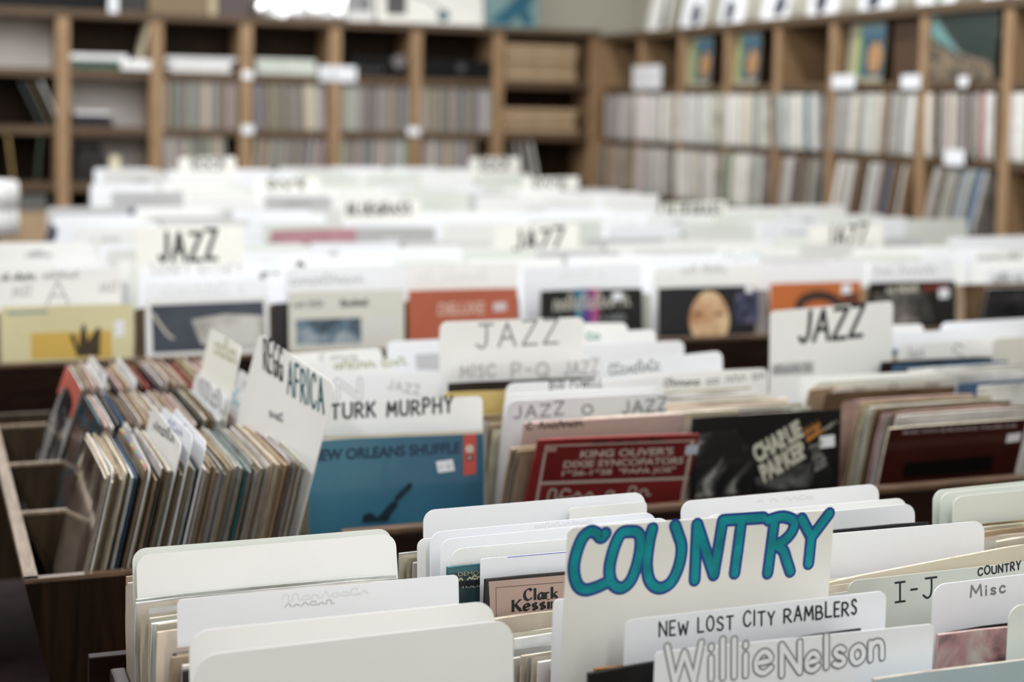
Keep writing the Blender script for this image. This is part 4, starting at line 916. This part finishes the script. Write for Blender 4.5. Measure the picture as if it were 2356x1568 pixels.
# slot beside the plywood box
cc('blank greenish card at the back of the slot beside the plywood box', (304, 1262), (899, 1214), 1.803, CARDG, 14)
cc('blank white card with a pen scratch just before the greenish card beside the plywood box', (313, 1277), (910, 1226), 1.79, CARD, 14)
slot('at the very back of the slot beside the plywood box', .230, lin(1.862, 1.825, 4), .940, ['tan', 'cream', 'grey', 'black'], 12, .004, seed=41)
slot('between the greenish card and the blank cards beside the plywood box', .236, lin(1.772, 1.632, 12), .941, ['cream', 'white', 'tan', 'grey'], 9, .006, seed=42, wts=[6, 4, 1, 1])
o = cc('white card with smudged erased writing beside the plywood box', (407, 1379), (1055, 1321), 1.606, CARDW, 7, r=.006); scrawl(o, 9, 650, 1384, 850, 1364, 1368, .0018, INKL, 20); scrawl(o, 6, 655, 1396, 770, 1387, 1387, .0012, INKP, 21)
slot('between the smudged card and the two blank cards before it', .243, lin(1.583, 1.512, 8), .940, ['cream', 'tan', 'black', 'white', 'grey'], 6, .007, seed=43, wts=[5, 2, 1, 4, 1])
cc('blank white card behind the most forward one in the country bin', (435, 1452), (1137, 1381), 1.495, CARD, 5, r=.02)
slot('between the two most forward blank cards of the country bin', .250, lin(1.48, 1.447, 4), .935, ['cream', 'black', 'tan', 'white'], 5, .006, seed=44)
cc('blank white card standing most forward beside the plywood box', (450, 1508), (1180, 1424), 1.43, CARD, 4, r=.02)
slot('in front of the most forward blank card', .243, lin(1.415, 1.40, 2), .90, ['cream', 'tan'], 4, .004, seed=45)
# slot with the pink fiddle record
cc('blank white card at the back of the slot behind the pink album', (974, 1174), (1484, 1131), 1.874, CARDW, 3)
o = cc('short white tab card in front of the tall blank one behind the pink album', (1310, 1168), (1488, 1153), 1.862, CARD, 3, r=.005)
slot('at the back of the slot behind the pink album', .572, lin(1.852, 1.805, 5), .940, ['grey', 'cream', 'tan', 'red', 'black', 'cream'], 3, .006, seed=46)
cc('narrow white card corner beside the worn records behind the pink album', (960, 1240), (1470, 1195), 1.795, CARD, 3, w=.12, r=.01)
o = cc('white card with a smear of erased writing behind the pink album', (988, 1224), (1510, 1177), 1.783, CARDW, 3); scrawl(o, 12, 1220, 1215, 1362, 1203, 1206, .0014, INKL, 22)
cc('blank white card third from the back behind the pink album', (1012, 1241), (1541, 1189), 1.750, CARDW, 3)
cc('blank white card directly behind the dark teal record', (1037, 1263), (1570, 1215), 1.715, CARD, 3)
dm = sleeve('dark teal record lettered in cream peeking beside the pink album', atY(1028, 1303, 1.705), atY(1545, 1260, 1.705), 'teal', 3, None, random.Random(9), face=M('teal_black_cover', (.014, .036, .042), .3, .4, 14, .4, .3))
CRY = M('cream_yellow_type', (.50, .46, .32), .4); TL = M('teal_type_band', (.05, .15, .18), .4, .3, 30)
patch(dm, [(1030, 1306), (1106, 1299), (1106, 1312), (1031, 1319)], TL, 'cover_band')
printed(dm, 'DEMONSTRATION', 1054, 1325, 1196, 1312, 1316, CRY, -.006); scrawl(dm, 9, 1055, 1334, 1150, 1326, 1326, .002, CRY, 23, lift=0.00030); printed(dm, 'TODAYS', 1060, 1353, 1130, 1347, 1346, CRY, .0)
patch(dm, [(1054, 1338), (1112, 1333), (1112, 1344), (1054, 1348)], M('black_band', (.008, .01, .01), .4), 'cover_band', 0.00023)
o = cc('white card with a blue pen line along its top behind the pink album', (1105, 1285), (1622, 1240), 1.690, CARDW, 3, r=.004)
lettering(o, [('l', [(0, 0), (1, 0)])], 1, ((1168, 1281), (1306, 1269), (1168, 1276)), .0012, M('ballpoint_blue', (.25, .28, .62), .5), 'pen_line')
ck = sleeve('dusty pink fiddle album with black serif lettering and worn black edge', atY(1115, 1331, 1.672), atY(1640, 1287, 1.672), 'black', 3, None, random.Random(8), face=M('worn_black_border', (.022, .02, .018), .5, .5, 30))
patch(ck, [(1124, 1337), (1660, 1291), (1680, 1560), (1137, 1560)], M('dusty_pink', (.46, .33, .275), .5, .06, 8), 'cover_panel')
FR = M('brown_line', (.09, .06, .05), .5)
lettering(ck, [('l', [(0, 0), (0, 1), (1, 1)])], 1, ((1142, 1425), (1420, 1400), (1141, 1351)), .0007, FR, 'frame_line', lift=0.00030)
nib = (math.radians(25), .28)
def serif(o, s, xl, yb, xr, yb2, yt, th, mat):
    rnd = random.Random(1); st, w = text_strokes(s, .23); ex = []
    for k, pts in st:
        if k == 'l':
            for p in (pts[0], pts[-1]):
                if p[1] in (0, 1, .55): ex.append(('l', [(p[0]-.09, p[1]), (p[0]+.09, p[1])]))
    a = ((xl, yb), (xr, yb2), (xl, yt)); lettering(o, st, w, a, th, mat, 'title_lettering', .0009, nib); lettering(o, ex, w, a, th*.3, mat, 'letter_serifs', .0005)
serif(ck, 'Clark', 1206, 1380, 1281, 1374, 1355, .0038, INKB); serif(ck, 'Kessinger', 1180, 1405, 1338, 1391, 1380, .0038, INKB)
slot('in front of the pink album', .612, [1.655, 1.64], .915, ['cream'], 3, .004, seed=47)
slot('under the pink album, edges towards the blank cards', .618, lin(1.60, 1.50, 11), .912, ['cream', 'grey', 'white', 'black', 'tan'], 3, .008, .012, seed=48, wts=[4, 3, 3, 2, 1])
mr = sleeve('maroon and yellow record half hidden beside the COUNTRY sign', Vector((.632, 1.485, .905)), Vector((.947, 1.485, .905)), 'red', 2, None, random.Random(3), face=M('maroon_yellow_cover', (.16, .02, .03), .4))
patch_local(mr, [(-.150, .13), (-.138, .13), (-.138, .20), (-.150, .20)], M('mustard_print', (.5, .36, .08), .5), 'cover_print')
cc('blank white card directly behind the COUNTRY sign', (1273, 1379), (1905, 1320), 1.465, CARDW, 0, r=.006)
# the sign
co = card('ivory sign reading COUNTRY in teal letters outlined in blue', (1307, 1213), (1920, 1172), 1.413, Z1, CARDY, -2, r=.008, name='divider_sign')
co.data.materials[0] = M('country_sign_card', (.83, .82, .77), .4, .03, 5, .4)
CS = [  # letters drawn as strokes in pixels of the photograph's sign, one list per letter
 ('c', [(1393, 1226), (1383, 1236), (1372, 1226), (1358, 1222), (1340, 1237), (1326, 1272), (1320, 1310), (1328, 1344), (1346, 1356), (1372, 1350), (1398, 1338)]),
 ('c', [(1448, 1222), (1428, 1228), (1412, 1262), (1402, 1308), (1408, 1340), (1428, 1352), (1450, 1336), (1466, 1296), (1474, 1250), (1468, 1226), (1448, 1222)]),
 ('c', [(1501, 1215), (1493, 1250), (1488, 1300), (1496, 1338), (1518, 1352), (1544, 1338), (1562, 1300), (1568, 1258), (1560, 1228), (1553, 1208)]),
 ('l', [(1604, 1205), (1598, 1334)]), ('l', [(1604, 1205), (1642, 1322)]), ('l', [(1642, 1322), (1663, 1196)]),
 ('l', [(1664, 1196), (1756, 1190)]), ('l', [(1706, 1196), (1690, 1318)]),
 ('l', [(1782, 1194), (1766, 1318)]), ('c', [(1768, 1196), (1800, 1188), (1826, 1198), (1822, 1222), (1802, 1244), (1780, 1254)]), ('c', [(1786, 1254), (1802, 1266), (1810, 1290), (1818, 1314)]),
 ('l', [(1844, 1192), (1866, 1234)]), ('l', [(1908, 1180), (1866, 1236)]), ('l', [(1866, 1236), (1860, 1296)])]
def px_strokes(o, strokes, th, mat, name, lift, label=None):
    bm = bmesh.new(); y = -layer(o)
    for k, pts in strokes:
        q = [local_hit(o, *p) for p in (crom(pts) if k == 'c' else pts)]; y = ribbon(bm, q, th, y, k)
    ob = bmesh_obj(name, bm, mat, o)
    if label: ob['label'] = label
    return ob
px_strokes(co, CS, .0146, INKBLUE, 'letter_outline', .00015, 'blue outline of the letters')
px_strokes(co, CS, .0086, INKTEAL, 'lettering', .00060, 'teal marker letters')
sleeve('orange-topped record low in front of the COUNTRY sign', atY(1368, 1537, 1.397), atY(2000, 1480, 1.397), 'orange', 0, None, random.Random(3), face=BLK)
sleeve('black record low in front of the COUNTRY sign', atY(1362, 1548, 1.389), atY(2000, 1492, 1.389), 'black', 0, None, random.Random(5), face=M('black_cover_worn', (.02, .018, .016), .5, .4, 20))
nl = cc('white card reading NEW LOST CITY RAMBLERS', (1437, 1426), (2040, 1358), 1.378, CARDW, 0, r=.010); write(nl, 'NEW LOST CITY RAMBLERS', 1517, 1464, 1970, 1412, 1432, .0021, INKB, gap=.3, jit=.14)
wn = cc('white card reading Willie Nelson in outlined letters', (1507, 1500), (2150, 1434), 1.318, CARDW, 0, r=.006)
sleeve('black record rising between the ramblers card and the outlined-letter card', atY(1352, 1548, 1.345), atY(1996, 1440, 1.345), 'black', 0, None, random.Random(5), face=BLK)
write(wn, 'Willie', 1535, 1575, 1775, 1545, 1488, .0088, INKG, gap=.22, jit=.04, name='letter_outline'); write(wn, 'Willie', 1535, 1575, 1775, 1545, 1488, .0050, CARDW, gap=.22, jit=.04, lift=0.00053)
write(wn, 'Nelson', 1798, 1552, 2032, 1512, 1482, .0088, INKG, gap=.22, jit=.04, name='letter_outline'); write(wn, 'Nelson', 1798, 1552, 2032, 1512, 1482, .0050, CARDW, gap=.22, jit=.04, lift=0.00053)
# third slot
o = cc('white card with erased writing at the back of the third slot of the country bin', (1567, 1153), (2022, 1112), 1.822, CARDW, 3); scrawl(o, 8, 1742, 1156, 1872, 1146, 1146, .0016, INKL, 24)
cc('blank white card second from the back in the third slot of the country bin', (1622, 1186), (2086, 1144), 1.762, CARD, 3)
cc('blank white card third from the back in the third slot of the country bin', (1640, 1203), (2105, 1157), 1.73, CARDW, 3)
slot('at the back of the third slot of the country bin', .968, lin(1.80, 1.772, 4), .94, ['cream', 'green', 'white'], 3, .004, seed=50)
slot('beside the three blank cards of the third slot', .990, lin(1.722, 1.672, 6), .945, ['black', 'green', 'white', 'pink', 'cream', 'blue'], 3, .004, seed=51)
bk = sleeve('black record with a ragged top edge in the third slot of the country bin', atY(1650, 1245, 1.655), atY(2146, 1197, 1.655), 'black', 3, None, random.Random(5), face=BLK)
o = cc('white card with a faint pencil line in the third slot of the country bin', (1760, 1240), (2266, 1197), 1.618, CARDW, 2)
slot('in front of the pencil-marked card of the country bin', .985, lin(1.60, 1.515, 8), .935, ['cream', 'white', 'pink', 'cream'], 2, .006, seed=52)
og = sleeve('thick cream record standing slightly askew before the pencil-marked card', atY(1905, 1338, 1.575), atY(2300, 1262, 1.575), 'cream', 1, None, random.Random(6), face=M('cream_board', (.64, .58, .47), .5))
CLR = M('clear_greenish_divider', (.56, .58, .52), .25, .1, 3, .5, .3)
ij = cc('greenish divider card reading I-J', (1952, 1336), (2560, 1270), 1.480, CLR, 0, r=.012, w=.33); write(ij, '1-2', 2060, 1384, 2152, 1372, 1338, .0026, INKB, gap=.3); write(ij, 'COUNTRY (', 2250, 1323, 2365, 1306, 1305, .0020, INKB, gap=.3, jit=.1)
ms = cc('white card reading Misc', (2147, 1345), (2740, 1275), 1.425, CARDW, 0, w=.315); write(ms, 'Misc', 2233, 1372, 2312, 1362, 1346, .0026, INKG, gap=.3, jit=.06)
slot('below the Misc card', 1.085, [1.408, 1.399, 1.390], .925, ['black', 'brown', 'black'], 0, .006, seed=53)
pw = sleeve('pink record in glinting shrink wrap below the Misc card', atY(2158, 1458, 1.355), atY(2560, 1418, 1.355), 'pink', 0, None, random.Random(2), face=photo_print('wrapped_pink_cover', [(.36, (.05, .04, .04)), (.47, (.42, .22, .22)), (.56, (.50, .42, .36)), (.66, (.62, .58, .52))], 10, 5, .1, .9, 5.2, 1.2))
sleeve('cream record most forward in the third slot of the country bin', atY(2010, 1560, 1.285), atY(2400, 1512, 1.285), 'cream', 0, None, random.Random(2), face=M('pale_blue_cover', (.42, .52, .56), .4, .15, 6))
cc('blank greenish card at the frame edge in front of the Misc card', (2322, 1394), (2900, 1330), 1.325, CARDG, 0, w=.315)
# fourth slot
cc('blank greenish card at the back of the fourth slot of the country bin', (2147, 1128), (2620, 1080), 1.783, CARDG, 2, w=.315)
cc('blank greenish card second from the back of the fourth slot of the country bin', (2164, 1134), (2640, 1086), 1.762, CARDG, 2, w=.315)
cc('blank greenish card most forward of three in the fourth slot of the country bin', (2192, 1143), (2660, 1095), 1.742, CARDG, 2, w=.315)
slot('in front of the three greenish cards of the country bin', 1.335, lin(1.725, 1.53, 13), .945, ['cream', 'green', 'white', 'black', 'pink', 'tan'], 2, .008, seed=56, wts=[6, .4, 5, 1, 1, 2])
slot('at the frame edge of the country bin, low and pale', 1.33, lin(1.55, 1.50, 4), .93, ['cream', 'white'], 2, .01, seed=55)

# ================================================================== third bin
Z3 = .687
def tc(label, pl, pr, Y, mat=CARD, lean=4, **k): return card(label, pl, pr, Y, Z3, mat, lean, **k)
def front3(label, pl, tint, face, Y=3.95, lean=5): return slab(label, pl, Y, 'l', tint, face, lean)
PYEL = M('pale_yellow_cover', (.66, .60, .36), .4, .06, 5)
f0 = front3('pale yellow album with an ochre rectangle and dark figures', (2, 706), 'yellow', PYEL)
patch(f0, [(70, 766), (255, 760), (258, 822), (72, 826)], M('ochre_print', (.60, .40, .09), .4), 'cover_panel')
patch(f0, [(160, 768), (172, 770), (180, 800), (188, 748), (196, 745), (202, 785), (224, 752), (232, 755), (230, 818), (178, 820)], M('dark_figures', (.05, .03, .015), .5, .4, 30), 'cover_figures', 0.00030)
patch(f0, [(263, 738), (286, 735), (286, 772), (264, 776)], STICK, 'price_sticker', 0.00030); patch(f0, [(16, 717), (110, 713), (110, 720), (16, 724)], M('pale_teal_type', (.25, .36, .33), .5), 'cover_type', 0.00030)
f1 = front3('dark slate album with a pale horn and a white shape', (335, 690), 'white', WHITEPAPER)
patch(f1, [(347, 702), (606, 692), (612, 800), (352, 812)], M('slate_print', (.045, .055, .075), .3, .2, 8, .4, .3), 'cover_panel')
patch(f1, [(440, 735), (520, 722), (606, 726), (608, 802), (505, 806), (462, 790)], photo_print('pale_scene', [(.4, (.35, .33, .30)), (.6, (.60, .58, .54))], 9, 4, seed=3), 'cover_photo', 0.00030)
lettering(f1, [('c', [(0, 1), (.35, .55), (.75, .1), (1, -.05)])], 1, ((352, 775), (398, 775), (352, 722)), .007, M('horn_print', (.52, .49, .42), .4), 'cover_horn', 0.00034)
f2 = front3('white album with a blue photograph of musicians', (664, 672), 'grey', M('ivory_cover', (.66, .64, .57), .4))
patch(f2, [(680, 735), (830, 730), (832, 790), (682, 794)], photo_print('blue_photo', [(.38, (.03, .05, .07)), (.5, (.10, .17, .23)), (.62, (.32, .37, .40))], 16, 5, seed=7), 'cover_photo'); scrawl(f2, 8, 675, 706, 745, 703, 692, .004, INKG, 30, lift=0.00027); scrawl(f2, 7, 785, 704, 848, 701, 690, .004, INKB, 31, lift=0.00027)
for q in range(4): scrawl(f2, 12, 838, 742+q*11, 910, 739+q*11, 735+q*11, .002, INKL, 32+q)
f3 = front3('brick red album with a pale title', (940, 668), 'orange', M('brick_red_cover', (.42, .105, .055), .4, .08, 5))
printed(f3, 'DELUXE', 1008, 726, 1115, 722, 697, M('pale_pink_type', (.60, .38, .30), .4), .04); patch(f3, [(1135, 696), (1165, 694), (1165, 714), (1135, 716)], M('lilac_sticker', (.62, .52, .54), .5), 'price_sticker')
f4 = front3('black album with pale script and violet stripes', (1243, 668), 'grey', BLK)
for a, b, c in ((1325, 1340, (.05, .20, .30)), (1343, 1358, (.12, .05, .25)), (1360, 1378, (.38, .06, .20))): patch(f4, [(a, 664), (b, 663), (b, 750), (a, 751)], M('stripe_print', c, .4), 'cover_stripe')
lettering(f4, scribble(11, random.Random(8))[0], 5.6, ((1275, 715), (1448, 702), (1275, 680)), .007, M('pale_grey_script', (.40, .39, .34), .4), 'cover_script', lift=0.00034); scrawl(f4, 8, 1370, 738, 1440, 734, 722, .004, INKG, 36)
patch(f4, [(1408, 672), (1432, 671), (1432, 690), (1408, 691)], STICK, 'price_sticker', 0.00046)
f5 = front3('dark album with a lit face looking up over the rail', (1515, 662), 'black', M('near_black_cover', (.007, .007, .010), .4, .2, 6, .4, .05))
FACEM, ft, fb = newmat('portrait_print')
tcn = ft.nodes.new('ShaderNodeTexCoord'); gr = ft.nodes.new('ShaderNodeTexNoise'); gr.inputs['Scale'].default_value = 12; rr = ft.nodes.new('ShaderNodeValToRGB')
rr.color_ramp.elements[0].color = (.40, .17, .07, 1); rr.color_ramp.elements[1].color = (.68, .48, .28, 1); rr.color_ramp.elements[0].position = .35; rr.color_ramp.elements[1].position = .62
ft.links.new(tcn.outputs['Object'], gr.inputs['Vector']); ft.links.new(gr.outputs['Fac'], rr.inputs[0]); ft.links.new(rr.outputs[0], fb.inputs['Base Color']); fb.inputs['Roughness'].default_value = .4
patch(f5, [(1632+46*math.cos(t)*(1-.12*math.sin(t)), 730-62*math.sin(t)) for t in [2*math.pi*i/26 for i in range(26)]], FACEM, 'cover_portrait')
for x in (1608, 1655): patch(f5, [(x-14, 722), (x, 716), (x+14, 722), (x, 726)], M('brow_print', (.16, .07, .03), .5), 'cover_eye', 0.00030)
patch(f5, [(1692, 672), (1745, 668), (1745, 740), (1692, 743)], photo_print('night_scene', [(.42, (.01, .012, .03)), (.58, (.04, .05, .13)), (.7, (.22, .14, .16))], 30, 4, seed=5), 'cover_photo'); patch(f5, [(1715, 655), (1732, 654), (1732, 672), (1715, 673)], STICK, 'price_sticker', 0.00046)
f6 = front3('orange album with a dark curved hat brim', (1772, 652), 'pink', M('orange_cover', (.50, .14, .035), .4, .06, 5))
px_strokes(f6, [('c', [(1838, 704), (1850, 688), (1878, 679), (1910, 684), (1940, 704)])], .03, M('hat_print', (.05, .025, .02), .4), 'cover_hat', 0.00023); patch(f6, [(1936, 655), (1958, 653), (1958, 674), (1936, 676)], STICK, 'price_sticker')
patch(f6, [(1938, 676), (1976, 672), (1978, 700), (1940, 704)], M('rust_print', (.12, .04, .02), .4), 'cover_print', 0.00019)
f7 = front3('black album with a cream title and grey figures', (2000, 650), 'black', BLK)
patch(f7, [(2010, 676), (2130, 670), (2150, 740), (2010, 745)], photo_print('group_photo', [(.42, (.02, .02, .02)), (.55, (.16, .14, .13)), (.68, (.38, .34, .30))], 14, 5, seed=4), 'cover_photo'); scrawl(f7, 9, 2042, 672, 2112, 668, 658, .006, CRT, 40, lift=0.00030)
patch(f7, [(2120, 656), (2180, 652), (2180, 666), (2120, 670)], M('dark_red_print', (.14, .02, .015), .4), 'cover_title', 0.00030); patch(f7, [(2160, 664), (2183, 662), (2183, 684), (2160, 686)], STICK, 'price_sticker', 0.00042)
f8 = front3('dark album at the frame edge of the third bin', (2272, 662), 'grey', photo_print('dim_cover', [(.45, (.012, .012, .014)), (.7, (.09, .09, .095))], 9, 4, .3, .4, 6), lean=-12)
# records filed behind the fronts, their edges showing
EX = [.215, .555, .885, 1.265, 1.672, 2.06, 2.425, 2.76, 3.05, 3.40]
for k, x in enumerate(EX[:9]):
    nm = ['pale yellow', 'dark slate', 'blue-photograph', 'brick red', 'violet-striped', 'lit-face', 'orange', 'grey-figures', 'frame-edge dark'][k]
    rr3 = random.Random(60+k)
    for q in range(3):                                   # each one a little further over than the one before it
        tn = rr3.choice(['tan', 'brown', 'cream', 'grey', 'black', 'brown']); lab = f'{tn}-edged record sleeve filed behind the {nm} album in the third bin'
        A = Vector((x-.010-.012*q, 3.966+.009*q, .99-.004*q)); sleeve(lab, A, A+Vector((S, 0, 0)), tn, 5 if k != 8 else -10, lab, rr3)
# cards of the third bin
o = tc('white card with a big A and JAZZ twice above the pale yellow album', (-40, 625), (277, 616), 4.02, r=.02); write(o, 'A', 108, 698, 158, 697, 645, .007, INKL); write(o, 'A', 108, 698, 158, 697, 645, .0025, INKG, lift=0.00057); write(o, 'JAZZ', 26, 680, 72, 678, 660, .004, INKP, gap=.3); write(o, 'JAZZ', 228, 670, 270, 668, 652, .004, INKP, gap=.3); scrawl(o, 8, 2, 645, 82, 642, 630, .004, INKG, 50); scrawl(o, 9, 98, 640, 182, 637, 625, .004, INKP, 51)
tc('white card behind the big A card', (-140, 604), (135, 598), 4.3); tc('small white tab rising behind the big A card', (128, 586), (222, 583), 4.55, w=None, r=.006)
o = tc('white card with a faint two-word name above the dark slate album', (330, 652), (614, 641), 4.02, CARDW); scrawl(o, 15, 368, 682, 562, 676, 652, .004, INKL, 52)
o = tc('ivory card reading SIDNEY BECHET below the first JAZZ sign of the third bin', (318, 610), (600, 603), 4.3); write(o, 'SIDNEY BECHET', 345, 635, 556, 632, 608, .004, INKP, gap=.3, jit=.1)
o = tc('ivory sign reading JAZZ above the Sidney Bechet card', (314, 522), (560, 519), 4.62, CARDY, 0, r=.008); write(o, 'JAZZ', 366, 598, 497, 596, 534, .013, INKB, gap=.3, jit=.05)
o = tc('white card with pencilled name above the blue-photograph album', (655, 618), (935, 610), 4.03, CARDW); scrawl(o, 11, 668, 655, 838, 648, 634, .005, INKP, 53)
o = tc('white card with dark marks behind the pencilled one', (640, 592), (905, 586), 4.3); scrawl(o, 2, 600, 640, 650, 638, 620, .01, INKG, 54); scrawl(o, 1, 685, 612, 700, 611, 600, .008, INKB, 55)
o = tc('white card with faint writing above the brick red album', (936, 612), (1192, 604), 4.03); scrawl(o, 10, 960, 646, 1140, 642, 622, .005, INKL, 56)
tc('wide white card two behind the brick red album', (780, 574), (1062, 566), 4.5, CARDW)
o = tc('white card with faint writing above the violet-striped album', (1203, 616), (1474, 606), 4.03, CARDW); scrawl(o, 9, 1288, 640, 1420, 636, 622, .005, INKL, 57)
o = tc('ivory sign reading JAZZ above the violet-striped album', (1138, 519), (1332, 513), 4.95, CARDY, 0, r=.008); write(o, 'JAZZ', 1182, 578, 1296, 576, 528, .012, INKB, gap=.25, jit=.05)
tc('short white card beside the middle JAZZ sign', (1340, 592), (1452, 588), 4.35, r=.006)
o = tc('grey-white card with a name above the lit-face album', (1502, 618), (1756, 606), 4.03); scrawl(o, 9, 1570, 628, 1672, 625, 612, .005, INKP, 58)
o = tc('white card with green circles behind the lit-face album', (1480, 588), (1750, 578), 4.35, CARDW); scrawl(o, 3, 1668, 598, 1760, 596, 582, .005, M('faint_green_ink', (.50, .58, .54), .6), 59)
o = tc('white card with pale writing above the orange album', (1748, 604), (1990, 594), 4.03, CARDW); scrawl(o, 10, 1780, 612, 1900, 608, 592, .005, INKL, 60)
o = tc('ivory sign reading JAZZ above the orange album', (1862, 522), (2032, 514), 4.78, CARDY, 0, r=.008); write(o, 'JAZZ', 1902, 566, 1994, 563, 520, .011, INKB, gap=.25, jit=.05)
o = tc('grey-white card with a name above the grey-figures album', (1998, 606), (2195, 598), 4.03, CARDW); scrawl(o, 10, 2012, 632, 2155, 628, 612, .005, INKP, 61)
o = tc('white card two behind the grey-figures album', (1960, 572), (2190, 566), 4.5); o = tc('tall white card at the frame edge of the third bin', (2180, 546), (2420, 540), 4.75, CARDW)
o = tc('white card with dense small writing at the frame edge of the third bin', (2240, 576), (2480, 570), 4.4); scrawl(o, 14, 2250, 602, 2352, 598, 582, .004, INKG, 62)
o = tc('clear-wrapped white card above the frame-edge dark album', (2270, 622), (2520, 612), 4.03, CARDW); scrawl(o, 14, 2285, 650, 2356, 645, 630, .003, INKG, 63)
# more plain cards and records filling the rear half of the third bin
rnd = random.Random(77); CT = [CARD, CARDW, M('divider_plastic_grey', (.50, .50, .50), .4, .05, 5), M('divider_plastic_ash', (.66, .66, .64), .4, .05, 5), CARDG]
def fill_row(binname, xs, ys, ztop, zfl, zj, ncol, seed, recs=('cream', 'grey', 'black', 'teal', 'grey'), prec=.3):
    rnd = random.Random(seed)
    for Y in ys:
        for x in xs:
            xx = x+rnd.uniform(-.012, .012); z = ztop+rnd.uniform(-zj, zj); yy = Y+rnd.uniform(-.03, .03)
            if rnd.random() < prec:
                tn = rnd.choice(recs); z -= .05; lab = f'{tn}-edged record sleeve in the {binname}'
                sleeve(lab, Vector((xx, yy, z)), Vector((xx+S, yy, z)), tn, 4, lab, rnd)
            else:
                h = round((z-zfl)/.5)*.5 if False else round(z-zfl, 2); writ = rnd.random() < .35; lab = f'divider card with faint writing in the {binname}' if writ else f'blank white or grey divider card in the {binname}'
                o = bpy.data.objects.new('divider_card', card_mesh(.315, h, .0012, .014).copy()); COL.objects.link(o); o.data.materials.append(rnd.choice(CT[:2] if rnd.random() < .62 else CT[2:]))
                o.matrix_basis = frame_from(Vector((xx, yy, z)), Vector((xx+.315, yy, z)), 3, h); tag(o, lab, 'divider', lab)
                if writ:
                    st, w = scribble(rnd.randint(4, 10), rnd); bm = bmesh.new(); y = -.0002; x0 = rnd.uniform(-.12, -.02)
                    for k, pts in st: y = ribbon(bm, [(x0+p[0]*.022, h-.05+p[1]*.022) for p in (crom(pts, 3) if k == 'c' else pts)], .0035, y, k)
                    bmesh_obj('lettering', bm, rnd.choice([INKP, INKL, INKG]), o)
X3 = [.22+.338*i for i in range(10)]
fill_row('rear half of the third bin', X3, [4.16+.001], 1.035, Z3, .012, 0, 101, prec=.05)
fill_row('rear half of the third bin', X3, [4.42, 4.68, 4.88, 5.06], 1.045, Z3, .015, 0, 102, prec=.04)
X4 = [.50+.338*i for i in range(11)]
fill_row('bluegrass bin', X4, [5.45, 5.62, 5.84, 6.06, 6.34], 1.075, .742, .018, 0, 103, prec=.08)
X5 = [.80+.338*i for i in range(8)]
fill_row('rock bin second from the back wall', X5, [6.93, 7.15, 7.42, 7.68], 1.105, .782, .015, 0, 104, prec=.07)
X6 = [.92+.338*i for i in range(7)]
fill_row('rock bin against the back wall', X6, [8.10, 8.36, 8.72], 1.150, .832, .012, 0, 105, prec=.1)
def sign(label, pl, pr, Y, zfl, text, xl, yb, xr, yb2, yt, th, mat=INKB, gap=.3):
    o = card(label, pl, pr, Y, zfl, CARDY, 0, r=.008, name='divider_sign'); write(o, text, xl, yb, xr, yb2, yt, th, mat, gap=gap, jit=.08); return o
sign('ivory sign reading BLUEGRASS between the first two JAZZ signs', (787, 464), (966, 459), 5.76, .742, 'BLUEGRASS', 800, 494, 945, 490, 470, .009)
sign('ivory sign reading BLUEGRASS in front of the side shelving', (1522, 468), (1672, 461), 5.92, .742, 'BLUEGRASS', 1535, 496, 1658, 491, 473, .009)
sign('ivory ROCK sign second from the back wall, in front of the record spines', (586, 412), (735, 408), 7.27, .782, 'ROCK', 618, 448, 704, 446, 416, .012)
sign('ivory ROCK sign in front of the honey-coloured wooden box', (1204, 410), (1331, 406), 7.50, .782, 'ROCK', 1228, 444, 1302, 442, 416, .012)
sign('ivory ROCK sign in the bin closest to the back wall, below packed record spines', (411, 363), (542, 361), 8.52, .832, 'ROCK', 442, 392, 518, 390, 368, .012)
sign('ivory ROCK sign in the bin against the back wall, below the cardboard mailers', (1081, 363), (1196, 361), 8.55, .832, 'ROCK', 1105, 392, 1172, 390, 368, .012)
# special colours that show through the white
o = sleeve('pink topped record with a dark blot in the bluegrass bin', atY(622, 530, 5.36+.06), atY(830, 524, 5.42), 'pink', 3, None, random.Random(1), face=M('rose_cover', (.46, .24, .27), .5, .2, 8))
nv = sleeve('navy sleeve leaning out of the end of the bluegrass bin', Vector((.452, 5.72, 1.075)), Vector((.452, 5.40, 1.075)), 'blue', 14, None, random.Random(1), face=M('navy_cover', (.05, .055, .14), .3, .1, 6, .4, .4))
n2 = sleeve('navy sleeve lying tilted at the end of the rock bin', Vector((.70, 6.80, 1.035)), Vector((1.01, 6.80, 1.06)), 'blue', 2, None, random.Random(1), face=bpy.data.materials['navy_cover'])
print('sleeves', sum(1 for o in bpy.data.objects if o.name.startswith('record_sleeve')), 'cards', sum(1 for o in bpy.data.objects if o.name.startswith('divider_card')))

for o in bpy.data.objects:
    if not o.parent and o.get('label') and len(o['label'].split()) > 16: print('LONG', o.name, len(o['label'].split()), o['label'])
print('shelved', n_shelved)
